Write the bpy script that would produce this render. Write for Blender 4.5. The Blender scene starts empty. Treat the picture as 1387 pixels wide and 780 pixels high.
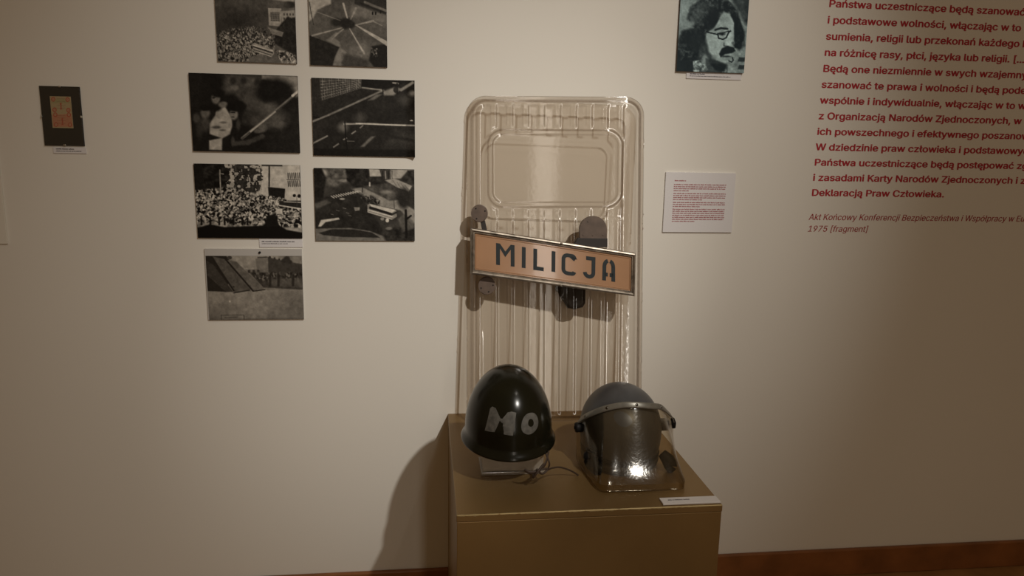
import bpy, bmesh, math, random
import numpy as np
from mathutils import Vector, Matrix
S = bpy.context.scene
COL = S.collection
PI = math.pi

# ---------------------------------------------------------------- camera, light, exposure
cd = bpy.data.cameras.new('camera'); cam = bpy.data.objects.new('camera', cd); COL.objects.link(cam)
cd.sensor_width = 36.0; cd.sensor_fit = 'HORIZONTAL'; cd.lens = 25.56; cd.clip_start = 0.05
YAW, PITCH, ROLL = math.radians(6.8134), math.radians(10.4438), math.radians(1.0488)
fw = Vector((math.sin(YAW)*math.cos(PITCH), math.cos(YAW)*math.cos(PITCH), -math.sin(PITCH)))
r0 = Vector((math.cos(YAW), -math.sin(YAW), 0)); u0 = r0.cross(fw)
rr = r0*math.cos(ROLL)+u0*math.sin(ROLL); uu = u0*math.cos(ROLL)-r0*math.sin(ROLL)
m = Matrix((rr, uu, -fw)).transposed().to_4x4(); m.translation = Vector((0, -2.2, 1.44))
cam.matrix_world = m
S.camera = cam

w = bpy.data.worlds.new('room_ambience'); S.world = w; w.use_nodes = True
w.node_tree.nodes['Background'].inputs[0].default_value = (1.0, 0.65, 0.33, 1)
w.node_tree.nodes['Background'].inputs[1].default_value = 0.128

def aim(o, t):
    o.rotation_euler = (Vector(t)-o.location).to_track_quat('-Z', 'Y').to_euler()
def spot(name, loc, target, power, col, size, blend, radius):
    l = bpy.data.lights.new(name, 'SPOT'); l.energy = power; l.color = col
    l.spot_size = math.radians(size); l.spot_blend = blend; l.shadow_soft_size = radius
    o = bpy.data.objects.new(name, l); COL.objects.link(o); o.location = loc; aim(o, target); return o
spot('track_spotlight', (1.42, -3.10, 3.50), (0.18, 0, 1.34), 198, (1.0, 0.955, 0.885), 44, 1.0, 0.045)
spot('track_spotlight_hot_core', (1.42, -3.10, 3.50), (0.15, 0, 1.08), 168, (1.0, 0.945, 0.865), 24, 1.0, 0.045)
spot('second_spotlight', (1.0, -1.6, 3.3), (0.2, 0, 0.8), 8, (1.0, 0.93, 0.82), 80, 1.0, 0.03)
al = bpy.data.lights.new('lit_doorway_behind', 'AREA'); al.shape = 'RECTANGLE'; al.size = 0.22; al.size_y = 2.3
al.energy = 14; al.color = (1, 0.9, 0.78)
ao = bpy.data.objects.new('lit_doorway_behind', al); COL.objects.link(ao); ao.location = (0.62, -5.0, 1.75)
aim(ao, (0.39, 0, 1.5))
S.view_settings.view_transform = 'Standard'; S.view_settings.look = 'None'
S.view_settings.exposure = 0.0; S.view_settings.gamma = 1.0; S.view_settings.use_curve_mapping = False
S.cycles.transparent_max_bounces = 24
S.cycles.max_bounces = 10

# ---------------------------------------------------------------- helpers
def lin(c):
    return tuple((v/12.92 if v <= 0.04045 else ((v+0.055)/1.055)**2.4) for v in (x/255 for x in c))
def mat(name, col, rough=0.5, metal=0.0, spec=0.5, noise=None, bump=None, coat=0.0):
    mt = bpy.data.materials.new(name); mt.use_nodes = True
    nt = mt.node_tree; b = nt.nodes['Principled BSDF']
    b.inputs['Base Color'].default_value = (*col, 1); b.inputs['Roughness'].default_value = rough
    b.inputs['Metallic'].default_value = metal; b.inputs['Specular IOR Level'].default_value = spec
    b.inputs['Coat Weight'].default_value = coat
    tc = nt.nodes.new('ShaderNodeTexCoord')
    if noise:
        sc, amt, det = noise
        n = nt.nodes.new('ShaderNodeTexNoise'); n.inputs['Scale'].default_value = sc; n.inputs['Detail'].default_value = det
        nt.links.new(tc.outputs['Object'], n.inputs['Vector'])
        r = nt.nodes.new('ShaderNodeValToRGB')
        r.color_ramp.elements[0].position = 0.3; r.color_ramp.elements[1].position = 0.7
        r.color_ramp.elements[0].color = (*[c*(1-amt) for c in col], 1)
        r.color_ramp.elements[1].color = (*[min(1, c*(1+amt)) for c in col], 1)
        nt.links.new(n.outputs['Fac'], r.inputs['Fac']); nt.links.new(r.outputs['Color'], b.inputs['Base Color'])
    if bump:
        sc, st, dist = bump
        n = nt.nodes.new('ShaderNodeTexNoise'); n.inputs['Scale'].default_value = sc; n.inputs['Detail'].default_value = 4
        nt.links.new(tc.outputs['Object'], n.inputs['Vector'])
        bp = nt.nodes.new('ShaderNodeBump'); bp.inputs['Strength'].default_value = st; bp.inputs['Distance'].default_value = dist
        nt.links.new(n.outputs['Fac'], bp.inputs['Height']); nt.links.new(bp.outputs['Normal'], b.inputs['Normal'])
    return mt
def clear(name, face, edge, rough, gloss=1.0, bump=None, haze=0.0, hazecol=(0.8, 0.75, 0.68), power=2.2, brushed=0.0):
    """clear plastic sheet: tinted transmission (deeper at grazing angles) under a Fresnel gloss, optional milky haze"""
    mt = bpy.data.materials.new(name); mt.use_nodes = True
    nt = mt.node_tree; nt.nodes.clear(); N = nt.nodes.new; L = nt.links.new
    out = N('ShaderNodeOutputMaterial'); tr = N('ShaderNodeBsdfTransparent'); gl = N('ShaderNodeBsdfGlossy')
    lw = N('ShaderNodeLayerWeight'); lw.inputs['Blend'].default_value = 0.5
    pw = N('ShaderNodeMath'); pw.operation = 'POWER'; pw.inputs[1].default_value = power
    L(lw.outputs['Facing'], pw.inputs[0])
    mx = N('ShaderNodeMix'); mx.data_type = 'RGBA'
    mx.inputs[6].default_value = (*face, 1); mx.inputs[7].default_value = (*edge, 1)
    L(pw.outputs[0], mx.inputs[0]); L(mx.outputs[2], tr.inputs['Color'])
    gl.inputs['Roughness'].default_value = rough; gl.inputs['Color'].default_value = (1, 1, 1, 1)
    if brushed:      # fine wiping scratches spread the gloss upwards and downwards
        gl.inputs['Anisotropy'].default_value = brushed; tv = N('ShaderNodeCombineXYZ'); tv.inputs[0].default_value = 1.0; L(tv.outputs[0], gl.inputs['Tangent'])
    f5 = N('ShaderNodeMath'); f5.operation = 'POWER'; f5.inputs[1].default_value = 5.0; L(lw.outputs['Facing'], f5.inputs[0])
    mu = N('ShaderNodeMath'); mu.operation = 'MULTIPLY_ADD'; mu.inputs[1].default_value = 0.9*min(1, gloss); mu.inputs[2].default_value = 0.04*gloss
    mu.use_clamp = True; L(f5.outputs[0], mu.inputs[0])
    ms = N('ShaderNodeMixShader'); L(mu.outputs[0], ms.inputs[0])
    last = tr
    if haze:
        df = N('ShaderNodeBsdfDiffuse'); df.inputs['Color'].default_value = (*hazecol, 1)
        mh = N('ShaderNodeMixShader'); mh.inputs[0].default_value = haze
        L(tr.outputs[0], mh.inputs[1]); L(df.outputs[0], mh.inputs[2]); last = mh
    L(last.outputs[0], ms.inputs[1]); L(gl.outputs[0], ms.inputs[2]); L(ms.outputs[0], out.inputs['Surface'])
    if bump:
        tc = N('ShaderNodeTexCoord'); n = N('ShaderNodeTexNoise'); n.inputs['Scale'].default_value = bump[0]; n.inputs['Detail'].default_value = 5
        L(tc.outputs['Object'], n.inputs['Vector'])
        bp = N('ShaderNodeBump'); bp.inputs['Strength'].default_value = bump[1]; bp.inputs['Distance'].default_value = bump[2]
        L(n.outputs['Fac'], bp.inputs['Height']); L(bp.outputs['Normal'], gl.inputs['Normal'])
    return mt

def tagit(o, label=None, cat=None, group=None, kind=None):
    if label: o['label'] = label
    if cat: o['category'] = cat
    if group: o['group'] = group
    if kind: o['kind'] = kind
    return o
def empty(name, loc, label, cat, group=None, rot=(0, 0, 0)):
    o = bpy.data.objects.new(name, None); COL.objects.link(o); o.empty_display_size = 0.05
    o.location = loc; o.rotation_euler = rot
    return tagit(o, label, cat, group)
def mesh(name, verts, faces, mt, parent=None, smooth=False, loc=None, slots=None):
    me = bpy.data.meshes.new(name); me.from_pydata([tuple(map(float, v)) for v in verts], [], faces); me.validate(); me.update()
    for x in (mt if isinstance(mt, (list, tuple)) else [mt]): me.materials.append(x)
    if smooth: me.polygons.foreach_set('use_smooth', [True]*len(me.polygons))
    if slots: me.polygons.foreach_set('material_index', slots)
    o = bpy.data.objects.new(name, me); COL.objects.link(o)
    if parent: o.parent = parent
    if loc: o.location = loc
    return o
def from_bm(name, bm, mt, parent=None, smooth=False, loc=None):
    bmesh.ops.recalc_face_normals(bm, faces=bm.faces[:])
    me = bpy.data.meshes.new(name); bm.to_mesh(me); bm.free()
    for x in (mt if isinstance(mt, (list, tuple)) else [mt]): me.materials.append(x)
    if smooth: me.polygons.foreach_set('use_smooth', [True]*len(me.polygons))
    o = bpy.data.objects.new(name, me); COL.objects.link(o)
    if parent: o.parent = parent
    if loc: o.location = loc
    return o
def box_bm(x0, x1, y0, y1, z0, z1, bev=0.0, seg=2, bm=None):
    own = bm is None
    b = bmesh.new()
    vs = [b.verts.new((x, y, z)) for x in (x0, x1) for y in (y0, y1) for z in (z0, z1)]
    for f in ((0, 1, 3, 2), (4, 6, 7, 5), (0, 4, 5, 1), (2, 3, 7, 6), (0, 2, 6, 4), (1, 5, 7, 3)):
        b.faces.new([vs[i] for i in f])
    if bev: bmesh.ops.bevel(b, geom=b.edges[:], offset=bev, segments=seg, affect='EDGES', profile=0.5)
    if own: return b
    me = bpy.data.meshes.new('t'); b.to_mesh(me); b.free(); bm.from_mesh(me); bpy.data.meshes.remove(me); return bm
def box(name, x0, x1, y0, y1, z0, z1, mt, parent=None, bev=0.0, seg=2):
    return from_bm(name, box_bm(x0, x1, y0, y1, z0, z1, bev, seg), mt, parent)
def tube_bm(path, rad, n=8, bm=None, flat=1.0):
    bm = bm or bmesh.new(); rings = []
    P = [Vector(p) for p in path]
    for i, p in enumerate(P):
        t = (P[min(i+1, len(P)-1)]-P[max(i-1, 0)]).normalized()
        a = Vector((0, 0, 1)) if abs(t.z) < 0.9 else Vector((1, 0, 0))
        s = t.cross(a).normalized(); q = s.cross(t)
        r = rad[i] if isinstance(rad, (list, tuple)) else rad
        rings.append([bm.verts.new(p+s*r*flat*math.cos(2*PI*k/n)+q*r*math.sin(2*PI*k/n)) for k in range(n)])
    for a, b in zip(rings, rings[1:]):
        for k in range(n): bm.faces.new((a[k], a[(k+1) % n], b[(k+1) % n], b[k]))
    bm.faces.new(rings[0][::-1]); bm.faces.new(rings[-1]); return bm
def smooth_path(pts, k=8):
    P = np.array(pts, float); out = []
    Q = np.vstack([2*P[0]-P[1], P, 2*P[-1]-P[-2]])
    for i in range(1, len(Q)-2):
        for j in range(k):
            t = j/k; p0, p1, p2, p3 = Q[i-1:i+3]
            out.append(0.5*((2*p1)+(-p0+p2)*t+(2*p0-5*p1+4*p2-p3)*t*t+(-p0+3*p1-3*p2+p3)*t**3))
    out.append(P[-1]); return np.array(out)
def prism(name, poly, h0, h1, mt, parent, fn, bev=0.0, smooth=False):
    """extrude a flat polygon (list of 2-D points) from depth h0 to h1 through the mapping fn(u, v, h)"""
    n = len(poly)
    v = [fn(p[0], p[1], h0) for p in poly]+[fn(p[0], p[1], h1) for p in poly]
    bm = bmesh.new(); bv = [bm.verts.new(Vector(x)) for x in v]
    bm.faces.new(bv[:n]); top = bm.faces.new(bv[n:])
    for i in range(n): bm.faces.new((bv[i], bv[(i+1) % n], bv[n+(i+1) % n], bv[n+i]))
    if bev: bmesh.ops.bevel(bm, geom=list(top.edges), offset=bev, segments=2, affect='EDGES', profile=0.5)
    return from_bm(name, bm, mt, parent, smooth)
def circ(cx, cy, r, n=28, ry=None):
    return [(cx+r*math.cos(2*PI*i/n), cy+(ry or r)*math.sin(2*PI*i/n)) for i in range(n)]

# ---------------------------------------------------------------- materials
M_wall = mat('wall_paint', (0.80, 0.77, 0.70), 0.85, spec=0.2, noise=(1.2, 0.02, 2), bump=(160, 0.05, 0.002))
M_base = mat('varnished_wood', (0.24, 0.088, 0.026), 0.42, noise=(9, 0.25, 4))
M_floor = mat('parquet_wood', (0.36, 0.20, 0.08), 0.4, noise=(6, 0.3, 4))
M_edge = mat('board_edge', (0.05, 0.035, 0.03), 0.7)
M_card = mat('white_card', (0.74, 0.72, 0.72), 0.7, spec=0.25)
M_info = mat('cream_card', (0.78, 0.75, 0.67), 0.75, spec=0.2)
M_red = mat('red_lettering', (0.44, 0.035, 0.045), 0.7, spec=0.2)
M_redthin = mat('fine_red_lettering', (0.38, 0.06, 0.06), 0.7, spec=0.2)
M_tinyred = mat('small_red_print', (0.40, 0.13, 0.14), 0.8, spec=0.1)
M_tinyblk = mat('small_grey_print', (0.12, 0.11, 0.12), 0.8, spec=0.1)
M_black = mat('black_rubber', (0.008, 0.0075, 0.0075), 0.55, spec=0.2)
M_steel = mat('grey_steel', (0.42, 0.40, 0.36), 0.35, metal=1.0, noise=(30, 0.3, 4))

def gold_paint():
    mt = mat('gold_bronze_paint', (0.250, 0.156, 0.058), 0.42, metal=0.45, noise=(2.5, 0.16, 5), bump=(140, 0.06, 0.001))
    nt = mt.node_tree; N = nt.nodes.new; L = nt.links.new; b = nt.nodes['Principled BSDF']
    old = b.inputs['Base Color'].links[0].from_socket
    geo = N('ShaderNodeTexCoord'); sep = N('ShaderNodeSeparateXYZ'); L(geo.outputs['Object'], sep.inputs[0])
    # chipped paint along the front top edge, shaped by noise
    n = N('ShaderNodeTexNoise'); n.inputs['Scale'].default_value = 90; n.inputs['Detail'].default_value = 4; L(geo.outputs['Object'], n.inputs['Vector'])
    dz = N('ShaderNodeMath'); dz.operation = 'SUBTRACT'; dz.inputs[0].default_value = 0.628; L(sep.outputs['Z'], dz.inputs[1])
    dy = N('ShaderNodeMath'); dy.operation = 'ADD'; dy.inputs[1].default_value = 0.662; L(sep.outputs['Y'], dy.inputs[0])
    mxx = N('ShaderNodeMath'); mxx.operation = 'ADD'; L(dz.outputs[0], mxx.inputs[0]); L(dy.outputs[0], mxx.inputs[1])
    mul = N('ShaderNodeMath'); mul.operation = 'MULTIPLY'; mul.inputs[1].default_value = 0.0085; L(n.outputs['Fac'], mul.inputs[0])
    sub = N('ShaderNodeMath'); sub.operation = 'SUBTRACT'; L(mul.outputs[0], sub.inputs[0]); L(mxx.outputs[0], sub.inputs[1])
    gt = N('ShaderNodeMath'); gt.operation = 'GREATER_THAN'; gt.inputs[1].default_value = 0.0012; L(sub.outputs[0], gt.inputs[0])
    mix = N('ShaderNodeMix'); mix.data_type = 'RGBA'; L(gt.outputs[0], mix.inputs[0]); L(old, mix.inputs[6]); mix.inputs[7].default_value = (0.42, 0.32, 0.15, 1)
    L(mix.outputs[2], b.inputs['Base Color']); return mt
M_gold = gold_paint()

# ---------------------------------------------------------------- the room
wall = box('wall_back', -7.5, 8.5, 0.0, 0.12, -0.02, 4.2, M_wall); tagit(wall, kind='structure')
flo = box('floor', -7.5, 8.5, -8.5, 0.0, -0.06, 0.0, M_floor); tagit(flo, kind='structure')
bb = box_bm(-7.5, 8.5, -0.016, -0.0005, 0.0, 0.098, 0.004); tagit(from_bm('baseboard_back', bb, M_base), kind='structure')

# pedestal
ped = empty('pedestal', (0, 0, 0), 'gold-brown painted box pedestal with a worn front edge, standing against the wall', 'pedestal')
PX0, PX1, PY0, PY1, PZ = 0.066, 0.6985, -0.662, -0.001, 0.628
box('body', PX0+0.001, PX1-0.001, PY0+0.001, PY1, 0.0, PZ-0.018, M_gold, ped, 0.0015)
box('top_panel', PX0, PX1, PY0, PY1, PZ-0.0178, PZ, M_gold, ped, 0.002, 3)

# ---------------------------------------------------------------- printed photographs: a fine grid with one printed tone per vertex
class Paint:
    def __init__(s, X, Y, v):
        s.X, s.Y = X, Y; s.V = np.full(X.shape, float(v))
    def mix(s, m, v):
        s.V = s.V*(1-m)+v*m
    def ell(s, cx, cy, rx, ry, v, rot=0, soft=0.25, a=1.0):
        c, q = math.cos(math.radians(rot)), math.sin(math.radians(rot))
        dx, dy = s.X-cx, s.Y-cy; d = np.sqrt(((dx*c+dy*q)/rx)**2+((-dx*q+dy*c)/ry)**2)
        s.mix(a*np.clip((1+soft/2-d)/max(soft, 1e-3), 0, 1), v)
    def sdf(s, P):
        d = np.full(s.X.shape, 1e9); ins = np.zeros(s.X.shape, bool)
        for (x0, y0), (x1, y1) in zip(P, P[1:]+P[:1]):
            ex, ey = x1-x0, y1-y0; t = np.clip(((s.X-x0)*ex+(s.Y-y0)*ey)/(ex*ex+ey*ey+1e-9), 0, 1)
            d = np.minimum(d, np.hypot(s.X-x0-t*ex, s.Y-y0-t*ey))
            c = ((y0 > s.Y) != (y1 > s.Y)) & (s.X < (x1-x0)*(s.Y-y0)/((y1-y0) if y1 != y0 else 1e-9)+x0); ins ^= c
        return np.where(ins, d, -d)
    def poly(s, P, v, soft=8, a=1.0, tex=None):
        m_ = a*np.clip(s.sdf(P)/soft+0.5, 0, 1)
        s.mix(m_, v if tex is None else np.clip(v+tex, 0, 1)); return m_
    def line(s, P, wd, v, soft=6, a=1.0):
        for (x0, y0), (x1, y1) in zip(P, P[1:]):
            ex, ey = x1-x0, y1-y0; t = np.clip(((s.X-x0)*ex+(s.Y-y0)*ey)/(ex*ex+ey*ey+1e-9), 0, 1)
            d = np.hypot(s.X-x0-t*ex, s.Y-y0-t*ey); ww = wd if not isinstance(wd, tuple) else wd[0]+(wd[1]-wd[0])*t
            s.mix(a*np.clip((ww/2-d)/soft+0.5, 0, 1), v)
    def noise(s, sc, seed, octv=3):
        rng = np.random.RandomState(seed); out = np.zeros(s.X.shape); amp = 1.0; tot = 0
        for o in range(octv):
            G = rng.rand(256, 256); x = (s.X-s.X.min())/sc*2**o; y = (s.Y-s.Y.min())/sc*2**o
            xi, yi = x.astype(int), y.astype(int); fx, fy = x-xi, y-yi; fx = fx*fx*(3-2*fx); fy = fy*fy*(3-2*fy)
            g = lambda a, b: G[(yi+b) % 256, (xi+a) % 256]
            out += amp*((g(0, 0)*(1-fx)+g(1, 0)*fx)*(1-fy)+(g(0, 1)*(1-fx)+g(1, 1)*fx)*fy); tot += amp; amp *= 0.55
        return out/tot-0.5
    def crowd(s, P, n, seed, lo=0.08, hi=0.72, size=(7, 11), grow=0.0, soft=20):
        rng = np.random.RandomState(seed); m_ = np.clip(s.sdf(P)/soft+0.5, 0, 1); keep = s.V.copy()
        xs = [p[0] for p in P]; ys = [p[1] for p in P]; y0, y1 = min(ys), max(ys)
        q = np.sort(rng.rand(n))
        for t in q:
            cx = rng.uniform(min(xs), max(xs)); cy = y0+t*(y1-y0); k = 1+grow*t
            rx, ry = rng.uniform(*size)*k*0.8, rng.uniform(*size)*k*1.15
            v = rng.choice([lo, lo+0.08, hi, hi-0.15, (lo+hi)/2])
            sel = (np.abs(s.X-cx) < rx*2) & (np.abs(s.Y-cy) < ry*2)
            if not sel.any(): continue
            d = np.hypot((s.X[sel]-cx)/rx, (s.Y[sel]-cy)/ry); mm = np.clip((1.15-d)/0.35, 0, 1)
            s.V[sel] = s.V[sel]*(1-mm)+v*mm
        s.V = keep*(1-m_)+s.V*m_

def photo(name, rect, quad, fn, label, cat, group=None, res=(170, 124), tone=((0.004, 0.003, 0.002), (0.84, 0.79, 0.69)), thick=0.007, gap=0.0, parent=None, curl=None, edge=None, y0=0.0, gam=2.1):
    """board hung on the wall; rect = x0,x1,z0,z1 in metres; quad = the picture coordinates of its TL,TR,BR,BL corners"""
    x0, x1, z0, z1 = rect; nx, nz = res
    U, Vv = np.meshgrid(np.linspace(0, 1, nx), np.linspace(0, 1, nz))
    q = np.array(quad, float)
    PXY = [(q[0][k]*(1-U)*(1-Vv)+q[1][k]*U*(1-Vv)+q[2][k]*U*Vv+q[3][k]*(1-U)*Vv) for k in (0, 1)]
    p = Paint(PXY[0], PXY[1], 0.3); fn(p)
    p.V = p.V*(1+0.4*p.noise(34, 77, 4))+0.07*p.noise(9, 78, 2)
    val = np.clip((p.V-0.05)*1.12, 0, 1)**gam
    C = np.array(tone[0])[None, None]*(1-val[..., None])+np.array(tone[1])[None, None]*val[..., None]
    if hasattr(p, 'RGB'): C = p.RGB
    yf = -(thick+gap)-y0
    Yc = np.full(U.shape, yf)
    if curl: Yc = Yc-curl(U, Vv)
    verts = list(zip((x0+U*(x1-x0)).ravel(), Yc.ravel(), (z1-Vv*(z1-z0)).ravel()))
    idx = np.arange(nx*nz).reshape(nz, nx)
    faces = [(int(idx[j, i]), int(idx[j+1, i]), int(idx[j+1, i+1]), int(idx[j, i+1])) for j in range(nz-1) for i in range(nx-1)]
    slots = [0]*len(faces)
    ring = [int(i) for i in idx[0, :]]+[int(i) for i in idx[1:, -1]]+[int(i) for i in idx[-1, -2::-1]]+[int(i) for i in idx[-2:0:-1, 0]]
    base = len(verts); verts += [(verts[i][0], -gap-y0-0.0001, verts[i][2]) for i in ring]
    n = len(ring)
    for i in range(n):
        faces.append((ring[i], ring[(i+1) % n], base+(i+1) % n, base+i)); slots.append(1)
    faces.append(tuple(range(base, base+n))[::-1]); slots.append(1)
    o = mesh(name, verts, faces, [M_print, edge or M_edge], parent, slots=slots)
    o.data.validate()
    at = o.data.color_attributes.new('printed_tone', 'FLOAT_COLOR', 'POINT')
    data = np.ones((len(o.data.vertices), 4)); data[:nx*nz, :3] = C.reshape(-1, 3); at.data.foreach_set('color', data.ravel())
    if label: tagit(o, label, cat, group)
    return o
M_print = bpy.data.materials.new('photographic_print'); M_print.use_nodes = True
_b = M_print.node_tree.nodes['Principled BSDF']; _a = M_print.node_tree.nodes.new('ShaderNodeVertexColor'); _a.layer_name = 'printed_tone'
M_print.node_tree.links.new(_a.outputs['Color'], _b.inputs['Base Color']); _b.inputs['Roughness'].default_value = 0.5; _b.inputs['Specular IOR Level'].default_value = 0.18

def pic_smoke(p):
    p.V = 0.30+0.22*p.noise(260, 1, 4)+np.clip((p.X-450)/2600, 0, 0.12)
    p.ell(330, 60, 190, 90, 0.48, soft=1.6, a=0.5); p.ell(520, 200, 110, 150, 0.42, soft=1.4, a=0.5); p.ell(330, 220, 230, 120, 0.22, soft=1.2, a=0.6)
    p.poly([(640, -200), (1000, -200), (1000, 30), (830, 30), (700, 15), (650, 10)], 0.72, 14)
    p.ell(880, 65, 80, 36, 0.24, soft=0.5); p.ell(760, 70, 110, 45, 0.42, soft=0.9, a=0.7)
    p.poly([(790, 135), (1000, 120), (1000, 270), (800, 260)], 0.66, 6)
    for i in range(4):
        for j in range(2): p.poly([(820+i*34, 158+j*46), (836+i*34, 158+j*46), (836+i*34, 182+j*46), (820+i*34, 182+j*46)], 0.32, 6)
    p.poly([(648, 102), (797, 106), (795, 303), (655, 290)], 0.70, 6)
    p.poly([(672, 148), (778, 150), (775, 247), (674, 243)], 0.36, 5)
    for i in range(7): p.line([(680+i*15, 150), (680+i*15, 245)], 4, 0.56, 3)
    for j in range(6): p.line([(674, 160+j*16), (776, 162+j*16)], 3.5, 0.56, 3)
    p.poly([(700, 400), (740, 330), (830, 230), (870, 190), (905, 210), (1000, 190), (1000, 640), (830, 560), (720, 490)], 0.20, 18, tex=0.14*p.noise(30, 5))
    p.poly([(640, 310), (820, 365), (800, 415), (690, 385)], 0.56, 10)
    p.crowd([(60, 395), (250, 330), (500, 300), (720, 380), (720, 560), (500, 700), (60, 740)], 1500, 3, 0.16, 0.72, (6, 10), 0.8, 60)
    p.poly([(430, 640), (560, 610), (720, 640), (720, 720), (420, 720)], 0.46, 18, tex=0.12*p.noise(20, 9))
    p.crowd([(720, 560), (830, 570), (1000, 640), (1000, 740), (790, 720)], 220, 4, 0.2, 0.85, (12, 18), 0, 12)
    p.poly([(465, 495), (490, 483), (700, 555), (712, 600), (680, 638), (478, 560)], 0.66, 6)
    p.line([(480, 525), (690, 592)], 14, 0.22, 4); p.line([(478, 508), (695, 572)], 10, 0.86, 4); p.line([(480, 555), (675, 618)], 8, 0.30, 4); p.line([(478, 567), (670, 632)], 6, 0.82, 4)
def pic_cannon(p):
    p.V = 0.40+0.10*p.noise(150, 2, 4)
    p.poly([(40, -300), (290, -300), (290, 15), (235, 35), (150, 80), (100, 180), (60, 210)], 0.74, 20)
    p.line([(62, 0), (80, 110), (110, 245)], 8, 0.25, 5)
    p.poly([(540, -300), (900, -300), (900, 130), (700, 80), (540, 10)], 0.24, 10); p.line([(650, -10), (900, 90)], 26, 0.56, 10, 0.8); p.line([(600, 0), (900, 125)], 16, 0.2, 8)
    p.poly([(500, 40), (600, 40), (880, 130), (880, 240), (720, 180), (500, 150)], 0.54, 40, 0.8)
    for x, y in ((735, 112), (768, 112), (820, 95)): p.ell(x, y, 9, 20, 0.14)
    p.poly([(70, 360), (250, 430), (390, 492), (340, 600), (320, 720), (70, 720)], 0.20, 10, tex=0.06*p.noise(40, 4))
    p.poly([(245, 410), (310, 370), (385, 430), (405, 500), (462, 545), (400, 700), (322, 690), (360, 560), (390, 490)], 0.56, 18)
    p.ell(620, 540, 120, 90, 0.55, soft=1.2, a=0.6)
    p.poly([(700, 640), (730, 480), (900, 450), (900, 720), (760, 720)], 0.16, 20); p.poly([(420, 560), (560, 590), (700, 640), (700, 720), (420, 720)], 0.26, 40, 0.7)
    p.crowd([(725, 495), (795, 500), (790, 600), (725, 600)], 26, 8, 0.14, 0.55, (8, 14))
    p.ell(350, 215, 60, 45, 0.2, soft=0.7); p.ell(450, 225, 62, 62, 0.17, soft=0.5, a=0.95); p.ell(510, 240, 36, 40, 0.2, soft=0.6)
    for P, wd, v in (([(465, 165), (420, 10)], (14, 22), 0.8), ([(503, 180), (556, 60)], (10, 26), 0.68), ([(390, 195), (130, 100)], (4, 10), 0.66), ([(410, 275), (100, 362)], (8, 20), 0.7), ([(425, 290), (305, 390)], (10, 30), 0.68), ([(492, 285), (650, 560)], (10, 20), 0.78), ([(550, 245), (740, 197)], (8, 26), 0.72), ([(740, 200), (840, 250)], (16, 8), 0.62), ([(560, 245), (900, 455)], (12, 48), 0.80), ([(350, 330), (290, 400)], (14, 30), 0.55)):
        p.line(P, wd, v, 8, 0.9)
def pic_crowd_pole(p):
    p.V = 0.15+0.06*p.noise(200, 6)
    p.poly([(345, 70), (660, 80), (640, 380), (480, 330), (330, 220)], 0.36, 60, tex=0.18*p.noise(90, 3))
    for x, y in ((410, 120), (500, 118), (615, 130)): p.ell(x, y, 26, 30, 0.22, soft=0.8)
    p.ell(425, 180, 30, 20, 0.52, soft=1, a=0.7)
    p.poly([(655, 78), (965, 85), (965, 260), (880, 180), (700, 120), (655, 110)], 0.60, 16); p.ell(935, 210, 30, 60, 0.66, soft=0.6)
    p.ell(560, 400, 110, 150, 0.30, soft=0.8, a=0.6)
    p.poly([(850, 250), (920, 240), (985, 330), (985, 740), (700, 740), (800, 420)], 0.17, 30)
    p.ell(725, 350, 70, 80, 0.44, soft=1.0); p.ell(765, 450, 100, 75, 0.37, soft=1.1); p.ell(635, 450, 70, 70, 0.34, soft=1.2)
    hn = p.noise(50, 13, 3); p.ell(765, 205, 150, 100, 0.11, soft=0.6); p.ell(690, 210, 60, 85, 0.13, soft=0.7); p.ell(860, 260, 70, 90, 0.14, soft=0.7); p.V = p.V+0.07*hn*(p.X > 320)
    p.poly([(300, 250), (420, 230), (520, 330), (470, 480), (640, 520), (700, 740), (300, 740), (400, 560)], 0.13, 30)
    p.poly([(330, 310), (400, 430), (405, 500), (385, 570), (320, 605), (215, 565), (215, 480), (290, 370)], 0.70, 14, tex=0.1*p.noise(60, 7))
    p.ell(300, 395, 34, 45, 0.62); p.ell(260, 335, 60, 40, 0.13, soft=0.5); p.ell(270, 510, 36, 12, 0.36, soft=0.8); p.ell(330, 470, 30, 10, 0.45, soft=0.8); p.ell(325, 535, 26, 8, 0.45, soft=0.8)
    p.ell(268, 265, 36, 48, 0.50, soft=0.5); p.ell(285, 225, 55, 34, 0.12, soft=0.5); p.ell(250, 262, 16, 6, 0.2); p.ell(330, 320, 40, 26, 0.5, soft=0.5)
    p.ell(180, 388, 38, 45, 0.44, soft=0.6); p.ell(180, 345, 50, 26, 0.12, soft=0.5); p.ell(105, 430, 30, 40, 0.30, soft=0.7); p.ell(180, 480, 40, 60, 0.40, soft=0.9, a=0.7); p.ell(130, 520, 30, 80, 0.28, soft=0.9, a=0.7)
    p.ell(418, 402, 34, 46, 0.55, soft=0.5); p.ell(440, 335, 80, 44, 0.11, soft=0.4); p.ell(410, 388, 22, 6, 0.2); p.ell(410, 425, 14, 6, 0.25); p.ell(455, 490, 18, 50, 0.34, soft=0.8, a=0.7)
    p.poly([(212, 622), (322, 600), (318, 705), (212, 700)], 0.74, 12)
    p.line([(430, 650), (540, 640), (660, 590)], 40, 0.30, 18); p.ell(660, 520, 40, 34, 0.44, soft=0.6); p.ell(620, 545, 34, 20, 0.40, soft=0.6); p.ell(800, 490, 40, 30, 0.45, soft=0.8, a=0.7); p.ell(410, 630, 16, 40, 0.32, soft=0.7)
    p.line([(488, 605), (960, 222)], 22, 0.50, 5); p.line([(484, 612), (955, 236)], 6, 0.2, 5); p.line([(560, 548), (768, 382)], 12, 0.80, 5); p.line([(915, 250), (965, 212)], 20, 0.85, 5)
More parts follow.
